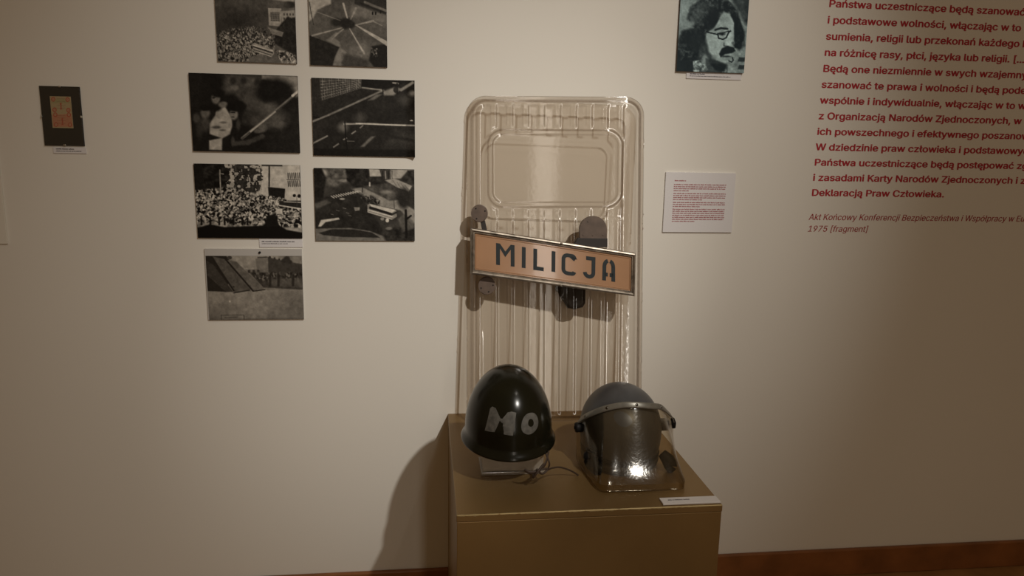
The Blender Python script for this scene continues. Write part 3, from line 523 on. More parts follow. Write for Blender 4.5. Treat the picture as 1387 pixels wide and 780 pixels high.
# ---------------------------------------------------------------- red wall lettering
# glyph outlines of the lettering: advance and closed contours, in 1/500 em
GLYPHS = {
',': (94, '19,-60 34,36 68,36 42,-60'),
'.': (94, '48,-2 39,-1 31,4 26,12 25,20 26,29 31,37 39,42 48,43 56,42 64,37 69,29 71,20 69,12 64,4 56,-1'),
'1': (227, '38,0 38,27 195,27 195,0;138,254 138,0 106,0 106,224 105,224 43,179 43,213 99,254'),
'5': (227, '111,-3 89,-1 70,6 54,16 41,30 33,47 30,65 61,65 64,54 69,44 77,36 87,30 98,26 111,25 125,27 138,32 149,41 157,52 162,66 164,81 162,97 157,111 148,122 137,131 124,137 109,138 96,137 84,134 73,129 64,123 34,126 48,254 183,254 183,226 75,226 67,151 68,151 77,157 89,162 101,166 115,167 131,165 147,160 161,153 172,143 182,130 189,116 194,99 195,82 193,58 184,38 171,21 154,8 134,-1'),
'7': (227, '48,0 162,224 162,226 31,226 31,254 195,254 195,224 82,0'),
'9': (227, '113,258 135,255 155,247 171,234 184,217 192,197 194,173 192,155 186,135 175,112 158,84 100,0 65,0 151,124 154,124 144,111 128,101 119,98 109,97 87,100 69,107 53,119 41,134 34,154 32,176 34,198 42,218 55,235 71,247 91,255;113,230 99,228 87,223 77,215 69,204 64,191 63,176 64,161 69,148 77,137 87,129 99,123 113,122 127,123 139,129 149,137 157,147 162,160 164,175 162,190 157,204 150,215 139,223 127,228'),
'A': (240, '8,0 101,254 138,254 231,0 198,0 144,151 132,186 116,239 123,239 106,185 95,151 43,0;55,71 55,99 185,99 185,71'),
'B': (228, '30,0 30,254 121,254 145,252 164,245 180,235 190,221 197,205 199,187 198,172 193,160 187,150 178,143 168,137 157,133 157,131 170,129 182,123 192,114 201,102 207,86 209,68 207,50 200,33 189,20 172,9 151,2 123,0;62,29 122,29 148,31 165,40 175,53 178,68 176,81 171,92 163,102 153,109 140,114 124,115 62,115;62,143 119,143 132,144 144,148 154,155 162,163 166,174 168,186 165,202 156,214 141,223 120,226 62,226'),
'C': (255, '134,-3 118,-2 103,1 88,6 75,12 63,21 52,32 43,44 35,58 28,73 24,90 21,108 20,127 21,146 24,165 28,181 35,197 43,210 52,223 63,233 75,242 88,249 103,254 118,257 134,258 152,256 170,252 186,245 201,236 214,224 224,209 232,193 236,174 204,174 200,186 195,197 187,206 179,214 169,220 158,224 146,227 134,228 111,225 92,216 75,202 62,182 54,157 52,127 54,97 63,72 75,53 92,38 112,29 134,26 146,27 158,30 169,34 179,40 187,48 195,57 200,68 204,80 236,80 232,62 224,45 214,31 201,19 187,9 170,2 153,-2'),
'D': (251, '109,0 48,0 48,29 107,29 136,31 159,40 177,55 189,75 197,99 200,128 197,156 190,180 177,200 160,214 138,223 110,226 47,226 47,254 113,254 131,253 147,251 162,246 176,239 200,221 217,196 223,181 227,164 230,147 231,128 230,109 227,91 223,74 217,59 209,46 199,34 188,24 175,15 161,9 145,4 128,1;62,254 62,0 30,0 30,254'),
'E': (209, '30,0 30,254 186,254 186,226 62,226 62,143 178,143 178,114 62,114 62,29 188,29 188,0'),
'K': (233, '52,73 52,108 70,131 87,152 106,172 182,254 224,254 116,138 114,138;30,0 30,254 62,254 62,167 62,112 62,97 62,0;186,0 94,130 114,155 224,0'),
'N': (262, '30,0 30,254 68,254 172,91 181,75 194,53 207,27 202,27 200,54 200,79 199,97 199,254 232,254 232,0 193,0 101,145 89,165 74,191 54,226 60,227 61,192 62,164 62,145 62,0'),
'O': (267, '133,-3 118,-2 103,1 88,6 75,12 63,21 52,32 43,44 35,58 28,73 24,90 21,108 20,127 21,146 24,165 28,181 35,197 43,210 52,223 63,233 75,242 88,249 103,254 118,257 133,258 149,257 164,254 179,249 192,242 204,233 215,223 224,210 232,197 238,181 243,165 246,146 247,127 246,108 243,90 238,73 232,58 224,44 215,32 204,21 192,12 179,6 164,1 149,-2;133,26 155,29 175,38 191,52 204,72 212,97 215,127 212,157 204,182 191,202 175,216 155,225 133,228 112,225 92,216 75,202 63,182 54,157 52,127 54,97 63,72 75,52 92,38 112,29'),
'P': (222, '30,0 30,254 118,254 144,252 166,244 183,231 195,215 202,195 204,174 202,152 195,133 183,116 166,104 144,96 118,93 62,93 62,0;62,226 62,121 116,121 134,123 149,128 159,136 167,147 171,160 172,174 171,188 167,201 159,211 148,219 134,224 116,226'),
'W': (343, '78,0 8,254 41,254 82,98 88,73 93,47 98,20 95,20 100,47 106,73 112,98 153,254 190,254 231,98 237,73 243,47 249,20 244,20 249,47 255,73 261,98 302,254 335,254 265,0 228,0 184,161 176,196 168,237 175,237 167,197 159,161 115,0'),
'Z': (219, '21,0 21,23 137,193 153,215 170,238 174,227 143,226 111,226 20,226 20,254 198,254 198,231 84,64 67,40 49,17 45,27 76,28 107,29 200,29 200,0'),
'[': (137, '51,-48 51,270 118,270 118,244 80,244 80,-22 118,-22 118,-48'),
']': (137, '18,-48 18,-22 57,-22 57,244 18,244 18,270 86,270 86,-48'),
'a': (195, '80,-4 63,-3 47,2 34,11 24,22 17,37 15,54 17,69 22,80 29,90 39,97 50,102 63,105 89,110 117,113 133,117 138,127 138,128 137,139 133,148 128,156 120,161 110,164 98,165 85,164 75,161 59,150 50,137 20,146 29,161 39,173 52,182 66,188 82,191 97,192 119,190 131,186 143,180 153,172 161,160 167,145 168,126 168,0 138,0 138,26 136,26 126,12 118,6 108,1 95,-3;85,23 101,24 114,29 124,37 132,47 136,57 138,69 138,95 130,91 116,88 100,86 88,84 67,79 58,75 52,70 47,62 46,52 47,43 51,36 57,30 65,26 74,24'),
'b': (212, '115,-4 99,-3 86,2 76,8 69,16 59,29 56,29 56,0 26,0 26,254 57,254 57,160 59,160 69,173 76,180 86,186 98,191 115,192 137,189 156,180 173,166 185,146 193,122 195,94 193,66 185,42 173,23 157,8 137,-1;110,23 126,26 140,33 150,44 158,58 163,75 164,95 163,114 158,131 150,145 140,156 126,163 110,165 94,163 81,156 70,145 62,131 58,114 56,95 58,75 63,58 70,43 81,32 94,26'),
'c': (198, '104,-4 79,-1 58,8 41,23 28,43 20,66 17,94 20,122 28,146 41,165 58,180 79,189 104,192 117,191 130,189 142,184 153,178 162,170 170,161 176,150 181,138 151,131 145,145 135,155 121,162 104,165 86,162 73,155 62,144 54,129 50,112 48,94 50,75 54,59 62,44 73,33 86,26 104,23 121,26 135,33 146,44 152,59 181,51 177,39 171,28 163,19 153,11 142,4 130,0 117,-3'),
'd': (212, '98,-4 75,-1 56,8 40,23 27,42 20,66 17,94 20,122 27,146 40,166 56,180 75,189 98,192 114,191 126,186 136,180 144,173 153,160 155,160 155,254 186,254 186,0 156,0 156,29 153,29 143,16 136,8 126,2 114,-3;102,23 118,26 132,32 142,43 150,58 154,75 156,95 154,114 150,131 142,145 132,156 118,163 102,165 86,163 72,156 62,145 54,131 50,114 48,95 50,75 54,58 62,44 73,33 86,26'),
'e': (202, '106,-4 80,-1 58,8 41,23 28,42 20,66 17,93 20,121 28,145 40,165 58,180 78,189 103,192 118,191 133,187 147,180 160,170 170,157 179,141 184,121 186,97 186,85 37,85 37,110 169,110 155,101 153,119 149,134 141,147 131,157 118,163 103,165 87,163 73,157 62,147 54,135 50,121 48,105 48,89 50,69 55,53 64,40 76,31 90,25 106,23 117,24 127,26 135,31 143,36 149,44 153,53 182,45 177,32 168,20 156,10 141,2 125,-3'),
'f': (127, '114,190 114,164 3,164 3,190;40,0 40,216 42,231 48,243 57,252 68,259 80,264 94,265 111,263 121,260 114,234 107,236 97,237 85,235 77,230 72,221 71,209 71,0'),
'g': (213, '103,-75 84,-74 67,-70 53,-63 41,-55 32,-45 25,-35 51,-20 61,-33 68,-39 77,-44 89,-48 103,-49 124,-46 141,-38 152,-23 156,-3 156,34 153,34 143,21 136,14 126,8 114,4 97,2 76,5 56,13 40,27 28,45 20,68 17,96 20,123 27,147 40,166 56,180 76,189 98,192 114,191 127,186 137,180 144,173 154,159 157,159 157,190 186,190 186,-4 183,-27 175,-45 162,-59 145,-68 125,-73;102,30 118,32 132,38 142,47 150,61 155,77 156,96 155,115 150,132 142,146 132,156 119,163 102,165 86,163 73,156 62,145 54,131 50,115 48,96 50,78 54,61 62,48 73,38 86,32'),
'h': (205, '57,113 57,0 26,0 26,254 57,254 57,144 51,144 62,166 76,181 94,189 114,192 132,190 148,184 161,174 170,160 177,142 179,120 179,0 148,0 148,118 145,137 136,152 123,161 105,165 92,163 80,159 71,151 63,141 58,129'),
'i': (83, '26,0 26,190 57,190 57,0;42,221 34,223 27,227 22,234 21,242 22,249 27,256 34,260 42,262 50,260 57,256 62,249 63,242 62,234 57,227 50,223'),
'j': (83, '26,190 57,190 57,-15 55,-31 51,-45 43,-56 32,-65 19,-70 2,-71 -5,-71 -5,-43 1,-43 12,-42 20,-36 25,-27 26,-15;42,221 34,223 27,227 22,234 20,242 22,249 27,256 34,260 42,262 50,260 57,256 61,249 63,242 61,234 57,227 50,223'),
'k': (190, '55,68 55,106 60,106 142,190 180,190 92,100 89,100;26,0 26,254 57,254 57,0;147,0 74,93 96,114 186,0'),
'l': (95, '70,-1 50,2 37,10 29,24 26,42 26,254 57,254 57,49 58,38 60,31 65,27 73,26 80,26 85,27 90,1 81,0'),
'm': (305, '26,0 26,190 56,190 56,148 54,148 59,162 66,173 75,182 86,188 98,192 110,193 129,190 144,180 154,166 160,147 156,147 161,160 169,172 178,181 190,187 204,192 218,193 234,191 249,186 261,177 270,164 276,148 278,128 278,0 248,0 248,127 245,145 236,156 224,163 209,165 197,164 187,160 179,153 173,145 169,135 168,124 168,0 137,0 137,130 134,144 126,156 115,163 100,165 89,164 79,160 70,154 63,145 58,133 57,119 57,0'),
'n': (205, '57,113 57,0 26,0 26,190 56,190 56,144 51,144 62,166 76,181 94,189 114,192 132,190 147,184 160,174 170,160 176,142 179,120 179,0 148,0 148,118 145,137 136,152 123,161 105,165 92,163 80,159 71,151 63,141 58,129'),
'o': (208, '104,-4 79,-1 58,8 41,23 28,43 20,66 17,94 20,122 28,146 41,165 58,180 79,189 104,192 128,189 149,180 167,165 180,146 188,122 191,94 188,66 180,43 167,23 149,8 128,-1;104,23 121,26 135,33 146,44 154,59 158,75 160,94 158,112 154,129 146,144 135,155 121,162 104,165 86,162 73,155 62,144 54,129 50,112 48,94 50,75 54,59 62,44 73,33 86,26'),
'p': (212, '26,-71 26,190 56,190 56,160 59,160 69,173 76,180 86,186 98,191 115,192 137,189 156,180 173,166 185,146 193,122 195,94 193,66 185,42 173,23 157,8 137,-1 115,-4 99,-3 86,2 76,8 69,16 59,29 57,29 57,-71;110,23 126,26 140,33 150,44 158,58 163,75 164,95 163,114 158,131 150,145 140,156 126,163 110,165 94,163 81,156 70,145 62,131 58,114 56,95 58,75 63,58 70,43 81,32 94,26'),
'r': (130, '26,0 26,190 56,190 56,160 58,160 65,173 76,184 90,190 107,192 115,192 122,192 122,161 115,162 103,163 91,161 80,157 70,151 63,142 58,131 57,118 57,0'),
's': (182, '91,-4 72,-3 56,2 42,9 31,19 23,32 18,47 47,53 53,40 62,30 75,25 91,23 108,25 122,31 131,40 134,51 132,60 127,68 118,74 106,78 75,85 52,93 36,104 27,119 23,137 26,152 33,166 43,177 58,185 74,190 94,192 112,191 127,186 140,179 149,170 157,158 162,145 134,139 129,149 121,158 110,164 94,166 78,164 65,158 57,150 54,139 56,129 62,122 72,116 86,111 115,105 137,97 153,86 162,71 166,53 163,37 156,24 145,12 130,3 112,-2'),
't': (114, '102,190 102,164 3,164 3,190;32,236 63,236 63,49 64,38 68,31 75,26 85,25 93,26 101,27 107,1 96,-1 84,-2 62,1 46,11 36,26 32,46'),
'u': (205, '91,-3 73,-1 57,5 44,15 35,29 28,47 26,69 26,190 57,190 57,72 60,52 68,37 82,28 100,25 113,27 125,31 134,38 142,48 146,61 148,76 148,190 179,190 179,0 149,0 149,46 154,46 143,23 129,8 111,0'),
'w': (284, '69,0 11,190 44,190 67,107 77,68 88,21 82,21 93,67 103,107 126,190 158,190 181,107 191,68 201,21 196,21 206,68 217,107 240,190 272,190 215,0 184,0 159,86 152,112 145,140 138,169 145,169 138,140 131,112 124,86 99,0'),
'y': (195, '24,-69 31,-43 36,-44 52,-44 59,-42 65,-37 71,-29 75,-18 81,-1 9,190 42,190 83,78 93,43 103,10 92,10 101,43 112,78 153,190 186,190 102,-29 96,-43 88,-54 80,-62 70,-68 58,-71 46,-73 32,-72'),
'z': (190, '21,0 21,23 127,160 127,161 24,161 24,190 166,190 166,165 63,30 63,28 169,28 169,0'),
'ó': (208, '104,-4 79,-1 58,8 41,23 28,43 20,66 17,94 20,122 28,146 41,165 58,180 79,189 104,192 128,189 149,180 167,165 180,146 188,122 191,94 188,66 180,43 167,23 149,8 128,-1;104,23 121,26 135,33 146,44 154,59 158,75 160,94 158,112 154,129 146,144 135,155 121,162 104,165 86,162 73,155 62,144 54,129 50,112 48,94 50,75 54,59 62,44 73,33 86,26;90,214 114,265 148,265 115,214'),
'ą': (195, '80,-4 63,-3 47,2 34,11 24,22 17,37 15,54 17,69 22,80 29,90 39,97 50,102 63,105 89,110 117,113 133,117 138,127 138,128 137,139 133,148 128,156 120,161 110,164 98,165 85,164 75,161 59,150 50,137 20,146 29,161 39,173 52,182 66,188 82,191 97,192 119,190 131,186 143,180 153,172 161,160 167,145 168,126 168,0 138,0 138,26 136,26 126,12 118,6 108,1 95,-3;85,23 101,24 114,29 124,37 132,47 136,57 138,69 138,95 130,91 116,88 100,86 88,84 67,79 58,75 52,70 47,62 46,52 47,43 51,36 57,30 65,26 74,24;149,-73 134,-70 121,-64 112,-54 109,-40 111,-28 117,-17 126,-7 138,3 168,0 148,-16 142,-24 140,-34 143,-43 154,-47 163,-46 170,-43 178,-65 166,-70'),
'ć': (198, '104,-4 79,-1 58,8 41,23 28,43 20,66 17,94 20,122 28,146 41,165 58,180 79,189 104,192 117,191 130,189 142,184 153,178 162,170 170,161 176,150 181,138 151,131 145,145 135,155 121,162 104,165 86,162 73,155 62,144 54,129 50,112 48,94 50,75 54,59 62,44 73,33 86,26 104,23 121,26 135,33 146,44 152,59 181,51 177,39 171,28 163,19 153,11 142,4 130,0 117,-3;90,214 114,265 148,265 115,214'),
'ę': (202, '106,-4 80,-1 58,8 41,23 28,42 20,66 17,93 20,121 28,145 40,165 58,180 78,189 103,192 118,191 133,187 147,180 160,170 170,157 179,141 184,121 186,97 186,85 37,85 37,110 169,110 155,101 153,119 149,134 141,147 131,157 118,163 103,165 87,163 73,157 62,147 54,135 50,121 48,105 48,89 50,69 55,53 64,40 76,31 90,25 106,23 117,24 127,26 135,31 143,36 149,44 153,53 182,45 177,32 168,20 156,10 141,2 125,-3;150,-74 134,-72 121,-66 113,-55 110,-41 112,-29 117,-17 125,-4 134,9 182,45 177,31 171,19 157,-2 145,-20 140,-35 144,-45 155,-48 163,-47 170,-44 179,-67 167,-72'),
'ł': (103, '75,-1 56,2 43,10 35,24 32,42 32,254 62,254 62,49 63,38 66,31 71,27 79,26 86,26 90,27 96,1 86,0;3,113 3,140 91,191 91,164'),
'ń': (205, '57,113 57,0 26,0 26,190 56,190 56,144 51,144 62,166 76,181 94,189 114,192 132,190 147,184 160,174 170,160 176,142 179,120 179,0 148,0 148,118 145,137 136,152 123,161 105,165 92,163 80,159 71,151 63,141 58,129;89,214 113,265 147,265 114,214'),
'ś': (182, '91,-4 72,-3 56,2 42,9 31,19 23,32 18,47 47,53 53,40 62,30 75,25 91,23 108,25 122,31 131,40 134,51 132,60 127,68 118,74 106,78 75,85 52,93 36,104 27,119 23,137 26,152 33,166 43,177 58,185 74,190 94,192 112,191 127,186 140,179 149,170 157,158 162,145 134,139 129,149 121,158 110,164 94,166 78,164 65,158 57,150 54,139 56,129 62,122 72,116 86,111 115,105 137,97 153,86 162,71 166,53 163,37 156,24 145,12 130,3 112,-2;80,214 104,265 138,265 105,214'),
'ż': (190, '21,0 21,23 127,160 127,161 24,161 24,190 166,190 166,165 63,30 63,28 169,28 169,0;93,221 85,223 78,227 74,234 72,242 74,249 78,256 85,260 93,262 102,260 108,256 113,249 115,242 113,234 108,227 102,223'),
' ': (94, ''),
}

def _area(c): return 0.5*sum(a[0]*b[1]-b[0]*a[1] for a, b in zip(c, c[1:]+c[:1]))
def _inside(p, c):
    r = False
    for (x0, y0), (x1, y1) in zip(c, c[1:]+c[:1]):
        if (y0 > p[1]) != (y1 > p[1]) and p[0] < (x1-x0)*(p[1]-y0)/(y1-y0)+x0: r = not r
    return r
def glyph_layers(ch):
    cs = [[tuple(map(int, q.split(','))) for q in c.split()] for c in GLYPHS[ch][1].split(';') if c]
    if not cs: return []
    sg_ = 1 if _area(max(cs, key=lambda c: abs(_area(c)))) > 0 else -1
    return [[o]+[h for h in cs if _area(h)*sg_ < 0 and _inside(h[0], o)] for o in cs if _area(o)*sg_ > 0]
GL = {k: glyph_layers(k) for k in GLYPHS}
def line_width(t): return sum(GLYPHS[c][0] for c in t)/500
def text_mesh(lines, size, sx, shifts, shear=0.0):
    """lettering as flat vinyl; shifts = offsets of the overlaid copies that give the strokes their weight"""
    V = []; F = []
    for body, x0, z0 in lines:
        body = body.replace('\u2026', '...'); layers = [[], [], [], []]; pen = 0
        for ch in body:
            for k, lay in enumerate(GL[ch]):
                layers[k] += [[((pen+px)*size*sx/500+shear*py*size/500, py*size/500) for px, py in c] for c in lay]
            pen += GLYPHS[ch][0]
        for k, cs in enumerate(layers):
            if not cs: continue
            cu = bpy.data.curves.new('t', 'CURVE'); cu.dimensions = '2D'; cu.fill_mode = 'BOTH'
            for c in cs:
                sp_ = cu.splines.new('POLY'); sp_.points.add(len(c)-1); sp_.use_cyclic_u = True
                for q, pt in zip(sp_.points, c): q.co = (pt[0], pt[1], 0, 1)
            o = bpy.data.objects.new('t', cu); COL.objects.link(o); bpy.context.view_layer.update()
            me = bpy.data.meshes.new_from_object(o.evaluated_get(bpy.context.evaluated_depsgraph_get()))
            bpy.data.objects.remove(o); bpy.data.curves.remove(cu)
            pts = [tuple(v.co) for v in me.vertices]; fs = [tuple(q.vertices) for q in me.polygons]; bpy.data.meshes.remove(me)
            for i_, (dx, dz) in enumerate(shifts):
                b = len(V); y = -0.0006-0.00004*(i_+len(shifts)*k)
                V += [(x0+p[0]+dx, y, z0+p[1]+dz) for p in pts]; F += [tuple(i+b for i in q) for q in fs]
    return V, F
LINES = ['Państwa uczestniczące będą szanować prawa człowieka', 'i podstawowe wolności, włączając w to wolność myśli,', 'sumienia, religii lub przekonań każdego bez względu', 'na różnicę rasy, płci, języka lub religii. […]', 'Będą one niezmiennie w swych wzajemnych stosunkach', 'szanować te prawa i wolności i będą podejmować wysiłki,', 'wspólnie i indywidualnie, włączając w to współpracę', 'z Organizacją Narodów Zjednoczonych, w celu popierania', 'ich powszechnego i efektywnego poszanowania.', 'W dziedzinie praw człowieka i podstawowych wolności', 'Państwa uczestniczące będą postępować zgodnie z celami', 'i zasadami Karty Narodów Zjednoczonych i z Powszechną', 'Deklaracją Praw Człowieka.']
TSZ = 0.0400; TSX = 0.4573/(line_width(LINES[-1])*TSZ)
wt = empty('wall_lettering', (0, 0, 0), 'large red Polish paragraph lettered straight onto the wall at right', 'wall text')
V, F = text_mesh([(t, 1.2147, 1.8963-i*0.04747) for i, t in enumerate(LINES)], TSZ, TSX, [(-0.0012, 0), (-0.0004, 0.0006), (-0.0004, -0.0006), (0.0004, 0.0006), (0.0004, -0.0006), (0.0012, 0)])
mesh('quotation', V, F, M_red, wt)
V, F = text_mesh([('Akt Końcowy Konferencji Bezpieczeństwa i Współpracy w Europie,', 1.2127, 1.2500), ('1975 [fragment]', 1.2118, 1.2125)], 0.0375, TSX*0.80, [(-0.0003, 0), (0.0003, 0)], 0.2)
cit = mesh('citation', V, F, M_redthin, wt); cit['label'] = 'thin slanted red source line under the paragraph'

# ---------------------------------------------------------------- riot shield
SB = Vector((0.3915, -0.100, 0.6315))
shield = empty('riot_shield', SB, 'tall clear ribbed plastic riot shield with a sign reading MILICJA, leaning on the wall', 'shield', rot=(0, 0, math.radians(-3.0)))
_a, _t = math.radians(0.9), math.atan2(0.07, 0.97)
SU = Vector((math.cos(_a), 0, math.sin(_a))); SV0 = Vector((-math.sin(_a), 0, math.cos(_a)))
SV = SV0*math.cos(_t)+Vector((0, 1, 0))*math.sin(_t); SN = SU.cross(SV)
def sp(u, v, h): return SU*u+SV*v+SN*h
HT = 0.980
def hw(v): return 0.2625+0.0085*(1-np.clip(v/HT, 0, 1))
def rr_sdf(u, v, cx, cy, ax, ay, r):
    qx, qy = np.abs(u-cx)-(ax-r), np.abs(v-cy)-(ay-r)
    return -(np.hypot(np.maximum(qx, 0), np.maximum(qy, 0))+np.minimum(np.maximum(qx, qy), 0)-r)
sstep = lambda x: np.clip(x, 0, 1)**2*(3-2*np.clip(x, 0, 1))
def shield_h(u, v):
    H = hw(v); rad = np.where(v > HT/2, 0.055, 0.028)
    d = rr_sdf(u, v, 0, HT/2, H, HT/2, rad)
    h = 0.020*np.sin(PI*np.clip((d-0.005)/0.036, 0, 1))**2 + 0.006*sstep((d-0.030)/0.010) - 0.004*(1-sstep(d/0.004))
    # rounded ribs, fading out at their ends
    ph = np.abs(((u+0.2320)/0.0469+0.5) % 1.0-0.5)*0.0469          # distance from the nearest rib's middle line
    rib = 0.0058*(1-sstep((ph-0.0062)/0.0066))
    top = np.where(True, sstep((0.957-v)/0.010), 0)*sstep((v-0.026)/0.010)
    side = sstep((H-0.044-np.abs(u))/0.006)
    dw = rr_sdf(u, v, -0.003, 0.7690, 0.200, 0.1130, 0.045)      # >0 inside the window frame's outer line
    h = h+rib*top*side*sstep((-dw-0.004)/0.012)*sstep(np.abs(v-0.622)/0.014)
    # window: raised round frame around a flat clear pane
    h = h+0.013*sstep((dw+0.004)/0.008)*(1-sstep((dw-0.0125)/0.0055))+0.003*sstep((dw-0.0125)/0.0055)
    return h, d
us = np.arange(-0.2760, 0.2761, 0.0019); vs = np.arange(-0.003, 0.9841, 0.0030)
UU, VV = np.meshgrid(us, vs)
_, dd = shield_h(UU, VV)
eps = 1e-4
for _ in range(3):      # pull the outermost grid points onto the outline
    _, dd = shield_h(UU, VV); _, dx = shield_h(UU+eps, VV); _, dy = shield_h(UU, VV+eps)
    gx, gy = (dx-dd)/eps, (dy-dd)/eps; nn = np.maximum(gx*gx+gy*gy, 1e-6); out = dd < 0.0004
    UU = np.where(out, UU-dd*gx/nn, UU); VV = np.where(out, VV-dd*gy/nn, VV)
u0g, v0g = np.meshgrid(us, vs); d0 = shield_h(u0g, v0g)[1]
hh, _ = shield_h(UU, VV)
nx, nz = len(us), len(vs); ok = d0 > -0.0030
verts = []; vid = -np.ones((nz, nx), int); faces = []
for j in range(nz):
    for i in range(nx):
        if ok[j, i]: vid[j, i] = len(verts); verts.append(tuple(sp(UU[j, i], VV[j, i], hh[j, i])))
for j in range(nz-1):
    for i in range(nx-1):
        q = [int(vid[j, i]), int(vid[j, i+1]), int(vid[j+1, i+1]), int(vid[j+1, i])]
        if min(q) >= 0 and d0[j:j+2, i:i+2].max() > 0: faces.append(tuple(q))
M_shield = clear('clear_polycarbonate', (0.978, 0.953, 0.922), (0.34, 0.245, 0.17), 0.27, 1.9, bump=(90, 0.10, 0.0010), power=1.7, brushed=0.95)
pan = mesh('panel', verts, faces, M_shield, shield, True)
bm = bmesh.new(); bm.from_mesh(pan.data)
bmesh.ops.delete(bm, geom=[x for x in bm.verts if not x.link_faces], context='VERTS'); bmesh.ops.remove_doubles(bm, verts=bm.verts[:], dist=1e-5)
bm.to_mesh(pan.data); bm.free()
sol = pan.modifiers.new('sheet', 'SOLIDIFY'); sol.thickness = 0.003; sol.offset = -1
M_disc = mat('brown_leather_disc', (0.115, 0.080, 0.060), 0.5, noise=(40, 0.2, 3))
M_dark = mat('dark_strap', (0.022, 0.017, 0.014), 0.6)
def disc(name, u, v, r, h0, h1, label, holes):
    o = prism(name, circ(u, v, r, 36, r*1.06), h0, h1, M_disc, shield, sp, 0.002); o['label'] = label
    for an in holes:
        prism('rivet', circ(u+0.72*r*math.cos(an), v+0.72*r*math.sin(an), 0.0022, 10), h1-0.0005, h1+0.0010, M_black, o, sp)
    return o
disc('mounting_disc', -0.2283, 0.6389, 0.0245, 0.016, 0.030, 'round brown disc at the sign\'s upper left', (0.4, 2.2, 4.2))
disc('mounting_disc', -0.2076, 0.4247, 0.0255, 0.010, 0.024, 'round brown disc below the sign\'s left end', (0.1, 3.5, 5.0))
prism('strap', [(-0.226, 0.618), (-0.212, 0.618), (-0.203, 0.575), (-0.218, 0.575)], 0.014, 0.024, M_dark, shield, sp, 0.001)
arch = [(0.0670, 0.545), (0.1480, 0.545)]+[(0.1075+0.0405*math.cos(i*PI/20), 0.590+0.0405*math.sin(i*PI/20)) for i in range(21)]
arm = prism('arm_pad', arch, 0.016, 0.036, M_disc, shield, sp, 0.003); arm['label'] = 'arched brown pad above the sign'
for q in ((0.078, 0.575), (0.137, 0.575), (0.107, 0.574), (0.092, 0.615)):
    prism('rivet', circ(q[0], q[1], 0.0028, 12), 0.0355, 0.0375, M_disc, arm, sp)
prism('pad_strap', [(0.045, 0.538), (0.150, 0.538), (0.150, 0.5640), (0.062, 0.5660)], 0.014, 0.0372, M_dark, shield, sp, 0.001)
grip = prism('grip', [(0.004, 0.43), (0.094, 0.43), (0.094, 0.366), (0.086, 0.352), (0.060, 0.346), (0.040, 0.350), (0.026, 0.372), (0.020, 0.392), (0.006, 0.402)], -0.042, -0.006, M_black, shield, sp, 0.008); grip['label'] = 'black rubber grip behind the panel'

# sign box fixed across the shield; its ends stay upright while top and bottom slope
SQ = np.array([[-0.2556, 0.4622], [0.2324, 0.3918], [0.2329, 0.5201], [-0.2540, 0.5971]])
def sg(a, b, h):
    q = SQ[0]*(1-a)*(1-b)+SQ[1]*a*(1-b)+SQ[2]*a*b+SQ[3]*(1-a)*b
    return sp(q[0], q[1], h)
def M_frame_make():
    return mat('worn_zinc_frame', (0.25, 0.215, 0.175), 0.38, metal=0.75, noise=(45, 0.45, 4), bump=(60, 0.3, 0.001))
M_zinc = M_frame_make()
M_peach = mat('peach_glass', (0.40, 0.225, 0.125), 0.16, spec=0.5, noise=(7, 0.10, 3), coat=0.3)
M_ink = mat('blue_black_paint', (0.010, 0.018, 0.022), 0.45)
sign = prism('sign', [(0.006, 0.02), (0.994, 0.02), (0.994, 0.98), (0.006, 0.98)], 0.012, 0.042, M_peach, shield, sg); sign['label'] = 'peach-coloured sign reading MILICJA'
prof = [(0.000, 0.000, 0.012), (0.000, 0.000, 0.046), (0.0035, 0.014, 0.0505), (0.010, 0.040, 0.0515), (0.016, 0.066, 0.0495), (0.0175, 0.074, 0.0470), (0.021, 0.088, 0.0470), (0.024, 0.100, 0.0455), (0.026, 0.112, 0.0418)]
V = []; F = []
for ia, ib, h in prof:
    for a, b in ((ia, ib), (1-ia, ib), (1-ia, 1-ib), (ia, 1-ib)):
        V.append(sg(a, b, h))
for k in range(len(prof)-1):
    for c in range(4): F.append((k*4+c, k*4+(c+1) % 4, (k+1)*4+(c+1) % 4, (k+1)*4+c))
mesh('frame', V, F, M_zinc, sign)
